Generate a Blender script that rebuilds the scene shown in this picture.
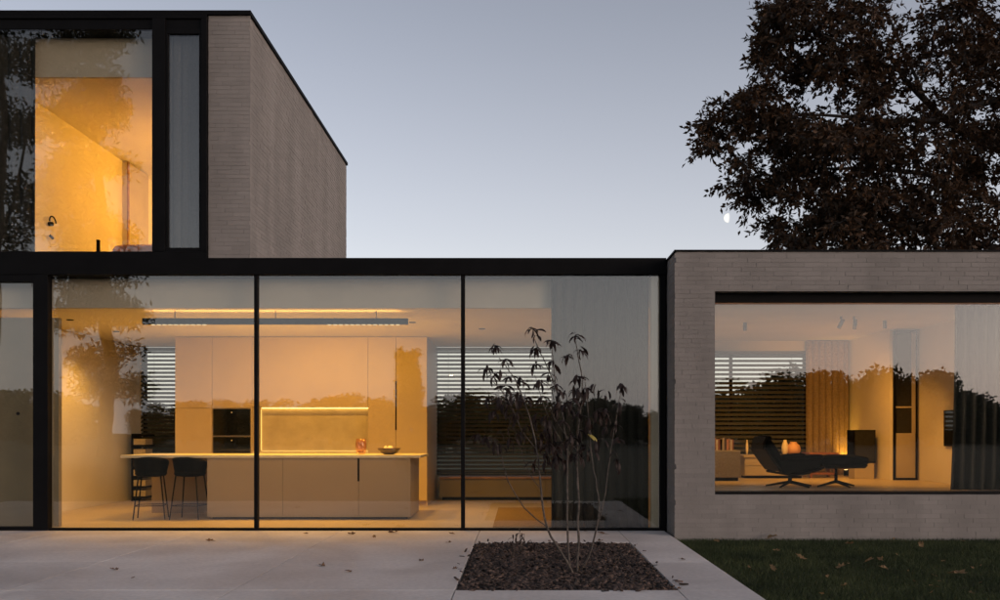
import bpy, bmesh, math, random
import numpy as np
from mathutils import Vector, Matrix

for o in list(bpy.data.objects):
    bpy.data.objects.remove(o)
R = math.radians
scene = bpy.context.scene
COL = scene.collection
rnd = random.Random(7)
rng = np.random.default_rng(11)

# ------------------------------------------------------------------ camera
EYE, DIST, FPX = 1.25, 11.6, 900.0          # eye height, metres to the glass front, focal length in pixels
cd = bpy.data.cameras.new('camera')
cam = bpy.data.objects.new('camera', cd); COL.objects.link(cam)
cam.location = (0, -DIST, EYE); cam.rotation_euler = (R(90), 0, 0)
cd.sensor_width = 36; cd.lens = 36 * FPX / 1000
cd.shift_x = -0.020; cd.shift_y = 0.133
cd.clip_start = 0.05; cd.clip_end = 9000
scene.camera = cam

# ------------------------------------------------------------------ sky, sun, exposure
SUN_EL, SUN_AZ = 5.0, 123.0                  # azimuth clockwise from +Y (the way the camera looks)
w = bpy.data.worlds.new('World'); scene.world = w; w.use_nodes = True
nt = w.node_tree; nt.nodes.clear()
sky = nt.nodes.new('ShaderNodeTexSky'); sky.sky_type = 'NISHITA'; sky.sun_disc = False
sky.sun_elevation = R(SUN_EL); sky.sun_rotation = R(SUN_AZ)
sky.altitude = 0; sky.air_density = 1.0; sky.dust_density = 3.0; sky.ozone_density = 1.0
hs = nt.nodes.new('ShaderNodeHueSaturation'); hs.inputs['Saturation'].default_value = 0.55
bg = nt.nodes.new('ShaderNodeBackground'); bg.inputs['Strength'].default_value = 0.15
wo = nt.nodes.new('ShaderNodeOutputWorld')
tint = nt.nodes.new('ShaderNodeMix'); tint.data_type = 'RGBA'; tint.blend_type = 'MULTIPLY'; tint.inputs['Factor'].default_value = 1.0
tint.inputs['B'].default_value = (.465, .447, .510, 1)          # camera white balance of the dusk sky
veil = nt.nodes.new('ShaderNodeMix'); veil.data_type = 'RGBA'; veil.blend_type = 'ADD'; veil.inputs['Factor'].default_value = 1.0
nt.links.new(sky.outputs[0], hs.inputs['Color']); nt.links.new(hs.outputs[0], tint.inputs['A']); nt.links.new(tint.outputs['Result'], veil.inputs['A'])
tc = nt.nodes.new('ShaderNodeTexCoord'); sx = nt.nodes.new('ShaderNodeSeparateXYZ'); nt.links.new(tc.outputs['Generated'], sx.inputs[0])
def wm(op, a, b):
    k = nt.nodes.new('ShaderNodeMath'); k.operation = op; k.use_clamp = op == 'SUBTRACT'
    for i, v in enumerate((a, b)):
        if isinstance(v, (int, float)): k.inputs[i].default_value = v
        else: nt.links.new(v, k.inputs[i])
    return k.outputs[0]
haze_amt = wm('POWER', wm('SUBTRACT', 1.0, sx.outputs['Z']), 3.4)   # thin haze low in the sky, the same all round
vc_ = nt.nodes.new('ShaderNodeVectorMath'); vc_.operation = 'SCALE'; vc_.inputs[0].default_value = (.98, .98, 1.03)
nt.links.new(wm('MULTIPLY', haze_amt, 0.73 / (.15 * 2 ** 1.58)), vc_.inputs['Scale'])
nt.links.new(vc_.outputs[0], veil.inputs['B']); nt.links.new(veil.outputs['Result'], bg.inputs[0]); nt.links.new(bg.outputs[0], wo.inputs[0])
sd = bpy.data.lights.new('sun', 'SUN'); sd.energy = 0.12; sd.angle = R(25); sd.color = (1, .72, .5)
sun = bpy.data.objects.new('sun', sd); COL.objects.link(sun)
sdir = Vector((math.sin(R(SUN_AZ)) * math.cos(R(SUN_EL)), math.cos(R(SUN_AZ)) * math.cos(R(SUN_EL)), math.sin(R(SUN_EL))))
sun.rotation_euler = (-sdir).to_track_quat('-Z', 'Y').to_euler(); sun.location = sdir * 60
vs = scene.view_settings
scene.display_settings.display_device = 'sRGB'
vs.view_transform = 'Standard'; vs.look = 'None'; vs.gamma = 1.0; vs.use_curve_mapping = False; vs.exposure = 1.62
scene.render.engine = 'CYCLES'
cy = scene.cycles
cy.use_denoising = True; cy.max_bounces = 8; cy.diffuse_bounces = 4; cy.glossy_bounces = 4
cy.transparent_max_bounces = 24; cy.sample_clamp_indirect = 4.0; cy.caustics_reflective = False; cy.caustics_refractive = False

# ------------------------------------------------------------------ materials
def new_mat(name):
    m = bpy.data.materials.new(name); m.use_nodes = True
    n = m.node_tree; n.nodes.clear()
    out = n.nodes.new('ShaderNodeOutputMaterial')
    return m, n, out

def mat(name, col, rough=.6, var=.12, scale=6., bump=0., bscale=60., metal=0., spec=.5, col2=None, stretch=(1, 1, 1),
        island=0., translucent=0., objrand=False, sheen=0.):
    m, n, out = new_mat(name)
    b = n.nodes.new('ShaderNodeBsdfPrincipled')
    b.inputs['Roughness'].default_value = rough; b.inputs['Metallic'].default_value = metal
    b.inputs['Specular IOR Level'].default_value = spec
    g = n.nodes.new('ShaderNodeNewGeometry')
    mp = n.nodes.new('ShaderNodeMapping'); mp.inputs['Scale'].default_value = stretch
    n.links.new(g.outputs['Position'], mp.inputs['Vector'])
    nz = n.nodes.new('ShaderNodeTexNoise'); nz.inputs['Scale'].default_value = scale; nz.inputs['Detail'].default_value = 6
    n.links.new(mp.outputs[0], nz.inputs['Vector'])
    mx = n.nodes.new('ShaderNodeMix'); mx.data_type = 'RGBA'
    c2 = col2 if col2 else tuple(c * (1 - 2 * var) for c in col)
    c1 = col if col2 else tuple(min(1, c * (1 + var)) for c in col)
    mx.inputs['A'].default_value = (*c1, 1); mx.inputs['B'].default_value = (*c2, 1)
    rp = n.nodes.new('ShaderNodeMapRange'); rp.inputs['From Min'].default_value = .3; rp.inputs['From Max'].default_value = .7
    n.links.new(nz.outputs['Fac'], rp.inputs['Value']); n.links.new(rp.outputs[0], mx.inputs['Factor'])
    colout = mx.outputs['Result']
    if island:
        add = n.nodes.new('ShaderNodeMath'); add.operation = 'ADD'
        n.links.new(g.outputs['Random Per Island'], add.inputs[0])
        oi = n.nodes.new('ShaderNodeObjectInfo'); n.links.new(oi.outputs['Random'], add.inputs[1])
        fr = n.nodes.new('ShaderNodeMath'); fr.operation = 'FRACT'; n.links.new(add.outputs[0], fr.inputs[0])
        mr = n.nodes.new('ShaderNodeMapRange'); mr.inputs['To Min'].default_value = 1 - island; mr.inputs['To Max'].default_value = 1 + island
        n.links.new(fr.outputs[0], mr.inputs['Value'])
        mul = n.nodes.new('ShaderNodeVectorMath'); mul.operation = 'SCALE'
        n.links.new(colout, mul.inputs[0]); n.links.new(mr.outputs[0], mul.inputs['Scale'])
        colout = mul.outputs[0]
    n.links.new(colout, b.inputs['Base Color'])
    if bump:
        n2 = n.nodes.new('ShaderNodeTexNoise'); n2.inputs['Scale'].default_value = bscale; n2.inputs['Detail'].default_value = 5
        n.links.new(mp.outputs[0], n2.inputs['Vector'])
        bp = n.nodes.new('ShaderNodeBump'); bp.inputs['Strength'].default_value = bump; bp.inputs['Distance'].default_value = .01
        n.links.new(n2.outputs['Fac'], bp.inputs['Height']); n.links.new(bp.outputs[0], b.inputs['Normal'])
    sh = b.outputs[0]
    if translucent:
        t = n.nodes.new('ShaderNodeBsdfTranslucent'); n.links.new(colout, t.inputs['Color'])
        ms = n.nodes.new('ShaderNodeMixShader'); ms.inputs[0].default_value = translucent
        n.links.new(sh, ms.inputs[1]); n.links.new(t.outputs[0], ms.inputs[2]); sh = ms.outputs[0]
    n.links.new(sh, out.inputs[0])
    return m

def emit(name, col, strength):
    m, n, out = new_mat(name)
    e = n.nodes.new('ShaderNodeEmission'); e.inputs[0].default_value = (*col, 1); e.inputs[1].default_value = strength
    n.links.new(e.outputs[0], out.inputs[0]); return m

def glass(name, f0=.078, tint=(.965, .950, .895)):
    """architectural pane: clear straight-through glass with a Fresnel (Schlick) mirror on each face"""
    m, n, out = new_mat(name)
    g = n.nodes.new('ShaderNodeNewGeometry')
    dt = n.nodes.new('ShaderNodeVectorMath'); dt.operation = 'DOT_PRODUCT'
    n.links.new(g.outputs['Normal'], dt.inputs[0]); n.links.new(g.outputs['Incoming'], dt.inputs[1])
    def mth(op, a, b=None):
        k = n.nodes.new('ShaderNodeMath'); k.operation = op
        for i, v in enumerate((a, b)):
            if v is None: continue
            if isinstance(v, (int, float)): k.inputs[i].default_value = v
            else: n.links.new(v, k.inputs[i])
        return k.outputs[0]
    c = mth('ABSOLUTE', dt.outputs['Value'])
    p = mth('POWER', mth('SUBTRACT', 1.0, c), 5.0)
    F = mth('ADD', mth('MULTIPLY', p, 1 - f0), f0)
    tr = n.nodes.new('ShaderNodeBsdfTransparent'); tr.inputs[0].default_value = (*tint, 1)
    wv = n.nodes.new('ShaderNodeTexNoise'); wv.inputs['Scale'].default_value = .8; wv.inputs['Detail'].default_value = 1
    n.links.new(g.outputs['Position'], wv.inputs['Vector'])
    wb_ = n.nodes.new('ShaderNodeBump'); wb_.inputs['Strength'].default_value = 1.0; wb_.inputs['Distance'].default_value = .0008
    n.links.new(wv.outputs['Fac'], wb_.inputs['Height'])
    gl = n.nodes.new('ShaderNodeBsdfGlossy'); n.links.new(wb_.outputs[0], gl.inputs['Normal']); gl.inputs['Roughness'].default_value = 0.0; gl.inputs['Color'].default_value = (.95, .97, 1, 1)
    ms = n.nodes.new('ShaderNodeMixShader')
    n.links.new(F, ms.inputs[0]); n.links.new(tr.outputs[0], ms.inputs[1]); n.links.new(gl.outputs[0], ms.inputs[2])
    n.links.new(ms.outputs[0], out.inputs[0]); return m

def leafmat(name, col, col2, trans=.25):
    m, n, out = new_mat(name)
    g = n.nodes.new('ShaderNodeNewGeometry')
    mx = n.nodes.new('ShaderNodeMix'); mx.data_type = 'RGBA'
    mx.inputs['A'].default_value = (*col, 1); mx.inputs['B'].default_value = (*col2, 1)
    n.links.new(g.outputs['Random Per Island'], mx.inputs['Factor'])
    d = n.nodes.new('ShaderNodeBsdfPrincipled'); d.inputs['Roughness'].default_value = .55; d.inputs['Specular IOR Level'].default_value = .25
    t = n.nodes.new('ShaderNodeBsdfTranslucent')
    n.links.new(mx.outputs['Result'], d.inputs['Base Color']); n.links.new(mx.outputs['Result'], t.inputs['Color'])
    ms = n.nodes.new('ShaderNodeMixShader'); ms.inputs[0].default_value = trans
    n.links.new(d.outputs[0], ms.inputs[1]); n.links.new(t.outputs[0], ms.inputs[2]); n.links.new(ms.outputs[0], out.inputs[0])
    return m

M = {
    'brick': mat('brick', (.226, .210, .196), .85, .10, 1.0, .25, 90, island=.06, stretch=(2.2, 2.2, .4)),
    'mortar': mat('mortar', (.212, .197, .184), .95, .06, 8, .3, 120),
    'grout': mat('grout', (.10, .092, .085), .95, .2, 8, .3, 120),
    'black': mat('black_metal', (.004, .004, .0045), .6, .15, 4, .05, 200, spec=.1),
    'coping': mat('coping_metal', (.004, .004, .0045), .65, .15, 3, spec=.1),
    'glass': glass('window_glass'),
    'glass_back': glass('rear_glass', .04, (.95, .97, .96)),
    'plaster': mat('plaster', (.70, .645, .55), .9, .02, 2, .02, 80),
    'plaster_shaded': mat('plaster_shaded', (.42, .39, .34), .9, .04, 2, .1, 80),  # white plaster in dim sky light, its shade put into the colour
    'ceiling': mat('ceiling_paint', (.74, .71, .66), .9, .02, 2),
    'floor': mat('resin_floor', (.46, .38, .29), .38, .06, 1.5, .03, 30),
    'floor_up': mat('carpet', (.42, .36, .28), .9, .08, 20, .3, 200),
    'hall': mat('hall_panel', (.22, .185, .125), .7, .06, 2),
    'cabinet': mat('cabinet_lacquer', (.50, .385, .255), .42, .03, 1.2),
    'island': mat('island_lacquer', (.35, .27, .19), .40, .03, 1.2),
    'counter': mat('counter_stone', (.66, .60, .48), .3, .06, 9),
    'splash': mat('splashback_stone', (.58, .49, .34), .45, .06, 5),
    'blackglass': mat('black_glass', (.008, .009, .011), .06, .1, 3, spec=.6),
    'blackleather': mat('black_leather', (.004, .0036, .0036), .7, .2, 12, .3, 90, spec=.04),
    'blackwood': mat('dark_veneer', (.009, .006, .004), .5, .3, 8, stretch=(1, 1, 8), spec=.05),
    'slat': mat('blind_slat', (.05, .05, .048), .6, .05, 5),
    'curtain_grey': mat('curtain_grey', (.026, .026, .024), .95, .08, 30, .25, 300, translucent=.04),
    'curtain_dark': mat('curtain_dark', (.012, .012, .012), .95, .1, 30, .25, 300),
    'curtain_brown': mat('curtain_brown', (.30, .225, .15), .95, .1, 30, .25, 300),
    'curtain_blue': mat('curtain_pale', (.05, .055, .064), .95, .06, 30, .2, 300),
    'concrete': None, 'lawn': None,
    'soil': mat('soil', (.035, .024, .018), .95, .3, 20, .8, 60),
    'chip': mat('bark_chip', (.078, .052, .040), .9, .25, 30, .3, 90, island=.95),
    'bark': mat('bark', (.045, .036, .030), .9, .3, 8, .8, 30, stretch=(1, 1, .25)),
    'stem': mat('stem_bark', (.085, .070, .058), .8, .35, 30, .4, 90),
    'oakleaf': leafmat('oak_leaf', (.026, .017, .010), (.070, .034, .014)),
    'greenleaf': leafmat('tree_leaf', (.020, .026, .012), (.045, .048, .020), .2),
    'shrubleaf': leafmat('shrub_leaf', (.018, .012, .011), (.036, .022, .018), .2),
    'yellowleaf': leafmat('yellow_leaf', (.42, .36, .10), (.30, .25, .06), .3),
    'deadleaf': leafmat('dead_leaf', (.10, .055, .030), (.17, .095, .050), .1),
    'paleleaf': leafmat('pale_leaf', (.27, .185, .085), (.17, .10, .048), .15),
    'grass': leafmat('grass_blade', (.034, .048, .020), (.066, .078, .034), .2),
    'grass2': mat('grass_patch', (.070, .086, .036), .7, .2, 1.6, col2=(.028, .040, .018), island=.45, translucent=.15, spec=.2),
    'wood': mat('warm_wood', (.30, .15, .07), .5, .2, 5, stretch=(1, 1, 8)),
    'redwood': mat('red_wood', (.26, .10, .055), .5, .15, 5, stretch=(6, 1, 1)),
    'beige': mat('beige_paint', (.40, .34, .26), .6, .04, 3),
    'greyfab': mat('grey_fabric', (.24, .21, .175), .9, .1, 40, .3, 250),
    'peach': mat('peach_ceramic', (.62, .34, .21), .5, .1, 8),
    'bedding': mat('bedding', (.55, .25, .16), .9, .15, 14, .3, 200),
    'redglass': None,
    'bowl': mat('bowl_wood', (.10, .065, .035), .35, .2, 20),
    'egg': mat('egg_shell', (.75, .66, .50), .5, .05, 20),
    'paper': mat('paper', (.55, .47, .36), .8, .1, 20),
    'rug': mat('rug', (.28, .19, .11), .95, .1, 40, .4, 250),
    'steel': mat('steel', (.30, .30, .30), .35, .1, 20, metal=1.),
    'dot': emit('spot_lens', (1, .75, .42), .35),
    'led': emit('led_strip', (1, .58, .16), 2.0),
    'led_soft': emit('led_soft', (1, .58, .16), .7),
    'led_up': emit('led_uplight', (1, .50, .11), 4.8),
    'bulb': emit('lamp_globe', (1, .62, .25), 1.5),
}
M['redglass'] = glass('red_glass', .06, (.97, .83, .77))

def concrete():
    m, n, out = new_mat('terrace_concrete')
    b = n.nodes.new('ShaderNodeBsdfPrincipled'); b.inputs['Roughness'].default_value = .62; b.inputs['Specular IOR Level'].default_value = .35
    g = n.nodes.new('ShaderNodeNewGeometry')
    a = n.nodes.new('ShaderNodeTexNoise'); a.inputs['Scale'].default_value = .9; a.inputs['Detail'].default_value = 7; a.inputs['Distortion'].default_value = .6
    f = n.nodes.new('ShaderNodeTexNoise'); f.inputs['Scale'].default_value = 22; f.inputs['Detail'].default_value = 8
    n.links.new(g.outputs['Position'], a.inputs['Vector']); n.links.new(g.outputs['Position'], f.inputs['Vector'])
    cr = n.nodes.new('ShaderNodeValToRGB')
    cr.color_ramp.elements[0].position = .32; cr.color_ramp.elements[0].color = (.53, .49, .464, 1)
    cr.color_ramp.elements[1].position = .68; cr.color_ramp.elements[1].color = (.74, .70, .665, 1)
    n.links.new(a.outputs['Fac'], cr.inputs[0])
    mr = n.nodes.new('ShaderNodeMapRange'); mr.inputs['From Min'].default_value = .3; mr.inputs['From Max'].default_value = .7
    mr.inputs['To Min'].default_value = .90; mr.inputs['To Max'].default_value = 1.07
    n.links.new(f.outputs['Fac'], mr.inputs['Value'])
    oi = n.nodes.new('ShaderNodeObjectInfo'); mo = n.nodes.new('ShaderNodeMapRange'); mo.inputs['To Min'].default_value = .93; mo.inputs['To Max'].default_value = 1.04
    n.links.new(oi.outputs['Random'], mo.inputs['Value'])
    pr = n.nodes.new('ShaderNodeMath'); pr.operation = 'MULTIPLY'; n.links.new(mr.outputs[0], pr.inputs[0]); n.links.new(mo.outputs[0], pr.inputs[1])
    sc = n.nodes.new('ShaderNodeVectorMath'); sc.operation = 'SCALE'
    n.links.new(cr.outputs[0], sc.inputs[0]); n.links.new(pr.outputs[0], sc.inputs['Scale']); n.links.new(sc.outputs[0], b.inputs['Base Color'])
    rr = n.nodes.new('ShaderNodeMapRange'); rr.inputs['To Min'].default_value = .45; rr.inputs['To Max'].default_value = .8
    n.links.new(a.outputs['Fac'], rr.inputs['Value']); n.links.new(rr.outputs[0], b.inputs['Roughness'])
    bp = n.nodes.new('ShaderNodeBump'); bp.inputs['Strength'].default_value = .12; bp.inputs['Distance'].default_value = .01
    n.links.new(f.outputs['Fac'], bp.inputs['Height']); n.links.new(bp.outputs[0], b.inputs['Normal'])
    n.links.new(b.outputs[0], out.inputs[0]); return m
M['concrete'] = concrete()
M['lawn'] = mat('lawn_ground', (.026, .034, .014), .95, .25, 1.4, .8, 45, col2=(.044, .048, .022))

# ------------------------------------------------------------------ mesh helpers
def worldloc(p):
    v = Vector((0, 0, 0))
    while p is not None:
        v += p.location; p = p.parent
    return v

class MB:
    def __init__(s): s.v = []; s.f = []
    def box(s, x0, x1, y0, y1, z0, z1):
        i = len(s.v)
        s.v += [(x0, y0, z0), (x1, y0, z0), (x1, y1, z0), (x0, y1, z0), (x0, y0, z1), (x1, y0, z1), (x1, y1, z1), (x0, y1, z1)]
        s.f += [(i, i+3, i+2, i+1), (i+4, i+5, i+6, i+7), (i, i+1, i+5, i+4), (i+1, i+2, i+6, i+5), (i+2, i+3, i+7, i+6), (i+3, i, i+4, i+7)]
        return s
    def prism(s, poly, y0, y1):
        """poly in (x, z), extruded along y"""
        i = len(s.v); n = len(poly)
        s.v += [(x, y0, z) for x, z in poly] + [(x, y1, z) for x, z in poly]
        s.f += [tuple(range(i, i+n)), tuple(range(i+2*n-1, i+n-1, -1))]
        for k in range(n):
            k2 = (k+1) % n; s.f.append((i+k2, i+k, i+n+k, i+n+k2))
        return s
    def tube(s, pts, rad, n=8, cap=True):
        pts = [Vector(p) for p in pts]
        if not hasattr(rad, '__len__'): rad = [rad] * len(pts)
        i0 = len(s.v)
        for k, p in enumerate(pts):
            t = (pts[min(k+1, len(pts)-1)] - pts[max(k-1, 0)])
            t = t.normalized() if t.length > 1e-9 else Vector((0, 0, 1))
            a = t.orthogonal().normalized() if abs(t.z) > .95 else t.cross(Vector((0, 0, 1))).normalized()
            b = t.cross(a)
            for j in range(n):
                q = 2 * math.pi * j / n
                s.v.append(tuple(p + (a * math.cos(q) + b * math.sin(q)) * rad[k]))
        for k in range(len(pts)-1):
            for j in range(n):
                j2 = (j+1) % n; a0 = i0 + k*n
                s.f.append((a0+j, a0+j2, a0+n+j2, a0+n+j))
        if cap:
            s.f.append(tuple(i0 + j for j in range(n))[::-1]); e = i0 + (len(pts)-1)*n
            s.f.append(tuple(e + j for j in range(n)))
        return s
    def lathe(s, prof, c, n=20):
        i0 = len(s.v); cx, cy_, cz = c
        for r, z in prof:
            for j in range(n):
                q = 2*math.pi*j/n; s.v.append((cx + r*math.cos(q), cy_ + r*math.sin(q), cz + z))
        for k in range(len(prof)-1):
            for j in range(n):
                j2 = (j+1) % n; a0 = i0 + k*n
                s.f.append((a0+j, a0+j2, a0+n+j2, a0+n+j))
        s.f.append(tuple(i0 + j for j in range(n))[::-1]); e = i0 + (len(prof)-1)*n
        s.f.append(tuple(e + j for j in range(n)))
        return s
    def build(s, name, m, parent=None, smooth=False, bevel=0., seg=2, local=False):
        me = bpy.data.meshes.new(name)
        off = Vector((0, 0, 0)) if local else worldloc(parent)
        me.from_pydata([(x-off.x, y-off.y, z-off.z) for x, y, z in s.v], [], s.f)
        return link(name, me, m, parent, smooth, bevel, seg)

def link(name, me, m, parent=None, smooth=False, bevel=0., seg=2):
    if m is not None and not me.materials: me.materials.append(m)
    if smooth:
        me.polygons.foreach_set('use_smooth', [True] * len(me.polygons))
    o = bpy.data.objects.new(name, me); COL.objects.link(o)
    if parent is not None: o.parent = parent
    if bevel:
        md = o.modifiers.new('bevel', 'BEVEL'); md.width = bevel; md.segments = seg; md.limit_method = 'ANGLE'
    return o

def tag(o, label=None, cat=None, group=None, kind=None):
    if label: o['label'] = label
    if cat: o['category'] = cat
    if group: o['group'] = group
    if kind: o['kind'] = kind
    return o

def thing(name, label, cat, loc, group=None):
    e = bpy.data.objects.new(name, None); COL.objects.link(e); e.location = loc; e.empty_display_size = .2
    return tag(e, label, cat, group)

def box(name, m, parent, *b, bevel=0., smooth=False):
    return MB().box(*b).build(name, m, parent, smooth, bevel)

def copy_tree(o, parent=None):
    c = o.copy(); COL.objects.link(c)
    c.parent = parent
    for ch in list(o.children): copy_tree(ch, c)
    return c

def P(px, py, d):
    """point seen at photo pixel (px, py) standing d metres in front of the camera"""
    return Vector(((px-520)*d/FPX, d-DIST, EYE-(py-433)*d/FPX))

def cushion(name, m, parent, size, centre, rot_y=0., puff=.35, local=False):
    """rounded slab: subdivided bevelled box, turned about the y axis"""
    bm = bmesh.new(); bmesh.ops.create_cube(bm, size=1)
    bmesh.ops.subdivide_edges(bm, edges=bm.edges[:], cuts=3, use_grid_fill=True)
    sx, sy, sz = size
    for v in bm.verts:
        x, y, z = v.co * 2
        k = (1 - .18*x**4) * (1 - .18*y**4)
        v.co = Vector((x*sx/2*(1-.05*z*z), y*sy/2*(1-.05*z*z), z*sz/2*(1-puff*max(abs(x), abs(y))**4)))
    rot = Matrix.Rotation(rot_y, 4, 'Y')
    off = Vector(centre) - (Vector((0, 0, 0)) if local else worldloc(parent))
    bmesh.ops.transform(bm, matrix=Matrix.Translation(off) @ rot, verts=bm.verts)
    me = bpy.data.meshes.new(name); bm.to_mesh(me); bm.free()
    o = link(name, me, m, parent, True)
    md = o.modifiers.new('sub', 'SUBSURF'); md.levels = 1; md.render_levels = 2
    return o

# ------------------------------------------------------------------ ground
def sheet(name, x0, x1, y0, y1, z, m, holes=None):
    me = bpy.data.meshes.new(name); me.from_pydata([(x0, y0, z), (x1, y0, z), (x1, y1, z), (x0, y1, z)], [], [(0, 1, 2, 3)])
    return link(name, me, m)
lawn = tag(sheet('lawn', -2500, 2500, -2500, 2500, -.06, M['lawn']), kind='structure')

BX0, BX1, BY0, BY1 = -.517, 1.26, -4.43, -1.28        # planting bed
TX1, TY0 = 1.85, -4.97                                # terrace edges
terrace = tag(MB().box(-9.4, TX1, TY0, -.06, -.30, -.05).build('terrace', M['grout']), kind='structure')
xs = [-9.4, -7.63, -5.85, -4.07, -2.29, BX0, BX1, TX1]; ys = [TY0, BY0, (BY0+BY1)/2, BY1, -.06]
for i in range(len(xs)-1):
    for j in range(len(ys)-1):
        if xs[i] >= BX0-.01 and xs[i+1] <= BX1+.01 and ys[j] >= BY0-.01 and ys[j+1] <= BY1+.01: continue
        g = .004
        cx, cy0 = (xs[i]+xs[i+1])/2, (ys[j]+ys[j+1])/2; hx, hy = (xs[i+1]-xs[i])/2-g, (ys[j+1]-ys[j])/2-g
        s = MB().box(-hx, hx, -hy, hy, -.045, 0).build('paving_slab', M['concrete'], terrace, bevel=.003, local=True)
        s.location = (cx, cy0, rnd.uniform(-.0012, .0))

# planting bed
bed = tag(MB().box(BX0+.004, BX1-.004, BY0+.004, BY1-.004, -.049, -.022).build('planting_bed', M['soil']), kind='structure')
def chips(n, x0, x1, y0, y1, z):
    pos = np.stack([rng.uniform(x0, x1, n), rng.uniform(y0, y1, n), z + rng.random(n)*.022], 1)
    L = rng.uniform(.012, .038, n); W = L*rng.uniform(.25, .55, n); T = W*.35
    a = rng.uniform(0, 2*np.pi, n); tilt = rng.normal(0, .35, n)
    d = np.stack([np.cos(a)*np.cos(tilt), np.sin(a)*np.cos(tilt), np.sin(tilt)], 1)
    s_ = np.stack([-np.sin(a), np.cos(a), rng.normal(0, .3, n)], 1); s_ /= np.linalg.norm(s_, axis=1)[:, None]
    u = np.cross(d, s_)
    V = []
    for sz in (-1, 1):
        for sx, sy in ((-1, -1), (1, -1), (1, 1), (-1, 1)):
            V.append(pos + d*(sx*L)[:, None] + s_*(sy*W)[:, None] + u*(sz*T)[:, None])
    V = np.stack(V, 1).reshape(-1, 3)
    base = (np.arange(n)*8)[:, None]
    q = np.array([(4, 5, 6, 7), (0, 1, 5, 4), (1, 2, 6, 5), (2, 3, 7, 6), (3, 0, 4, 7)])
    F = (base[:, None, :] + q[None]).reshape(-1, 4)
    return V, F
def np_mesh(name, V, F, m, smooth=False):
    me = bpy.data.meshes.new(name); k = F.shape[1]
    me.vertices.add(len(V)); me.vertices.foreach_set('co', np.ascontiguousarray(V, dtype=np.float32).ravel())
    me.loops.add(F.size); me.loops.foreach_set('vertex_index', F.astype(np.int32).ravel())
    me.polygons.add(len(F)); me.polygons.foreach_set('loop_start', np.arange(0, F.size, k, dtype=np.int32))
    if smooth: me.polygons.foreach_set('use_smooth', np.ones(len(F), dtype=bool))
    me.update(calc_edges=True); me.validate()
    if m: me.materials.append(m)
    return me
V, F = chips(9000, BX0+.03, BX1-.03, BY0+.03, BY1-.03, -.026)
for args in ((7, BX0-.07, BX0, BY0, BY1, -.004), (9, BX1, BX1+.09, BY0, BY1, -.004), (8, BX0, BX1, BY0-.06, BY0, -.004), (5, BX0, BX1, BY1, BY1+.08, -.004)):
    V2, F2 = chips(*args); F = np.concatenate([F, F2 + len(V)]); V = np.concatenate([V, V2])
tag(link('bark_mulch', np_mesh('bark_mulch', V, F, M['chip']), M['chip']), 'dark bark mulch filling the planting bed', 'mulch', kind='stuff')

# grass blades on the strip of lawn by the brick wing
def blades(n):
    y = rng.uniform(-6.2, -.70, n); x = rng.uniform(1.87, 7.2, n)
    keep = (x < (y+DIST)*.56 + .3)
    x, y = x[keep], y[keep]; n = len(x)
    h = rng.uniform(.022, .060, n); a = rng.uniform(0, 2*np.pi, n); lean = rng.normal(0, .022, (n, 2)); wd = rng.uniform(.002, .0045, n)
    b = np.stack([x, y, np.full(n, -.06)], 1); s_ = np.stack([np.cos(a)*wd, np.sin(a)*wd, np.zeros(n)], 1)
    t = b + np.stack([lean[:, 0], lean[:, 1], h], 1)
    V = np.stack([b-s_, b+s_, t], 1).reshape(-1, 3)
    return V, np.arange(len(V)).reshape(-1, 3)
V, F = blades(150000)
tag(link('grass', np_mesh('grass', V, F, M['grass2']), M['grass2']), 'short dark green grass beside the terrace', 'grass', kind='stuff')

# ------------------------------------------------------------------ the house
house = thing('house', 'modern flat roofed brick house with warmly lit glass walls', 'house', (-2, 0, 0))
part = lambda name, m, *b, bevel=0.: box(name, M[m], house, *b, bevel=bevel)

# shells of the glass pavilion (kitchen)
part('kitchen_floor', 'floor', -9.5, 1.70, .06, 5.7, -.2, .0)
part('kitchen_ceiling', 'ceiling', -9.5, 1.70, .30, 5.7, 2.90, 2.96)
part('curtain_recess', 'plaster_shaded', -9.5, 1.70, .26, .30, 2.896, 3.28)
part('kitchen_wall', 'plaster', -7.5, -7.3, .52, 5.7, 0, 2.898)
part('kitchen_wall', 'plaster', 1.70, 1.86, .05, 5.7, 0, 3.28)
part('hall_wall', 'hall', -9.5, -6.16, .42, .50, 0, 2.79)
part('rear_wall', 'plaster', -9.5, -7.28, 5.7, 5.95, 0, 3.28)
part('rear_wall', 'plaster', -5.90, -1.66, 5.7, 5.95, 0, 3.28)
part('rear_wall', 'plaster', 1.2, 1.88, 5.7, 5.95, 0, 3.28)
part('rear_wall', 'plaster', -7.28, -5.90, 5.7, 5.95, 0, .44)
part('rear_wall', 'plaster', -1.66, 1.2, 5.7, 5.95, 0, .44)
part('flat_roof', 'coping', -9.5, 1.876, -.06, 6.0, 3.286, 3.495)
for x0, x1 in ((-7.28, -5.90), (-1.66, 1.2)):
    f = MB()
    f.box(x0, x1, 5.78, 5.84, .44, .50); f.box(x0, x1, 5.78, 5.84, 2.84, 2.90); f.box(x0, x0+.06, 5.78, 5.84, .5, 2.84); f.box(x1-.06, x1, 5.78, 5.84, .5, 2.84)
    wf = f.build('rear_window', M['black'], house)
    box('pane', M['glass_back'], wf, x0+.055, x1-.055, 5.80, 5.82, .495, 2.845)

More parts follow.
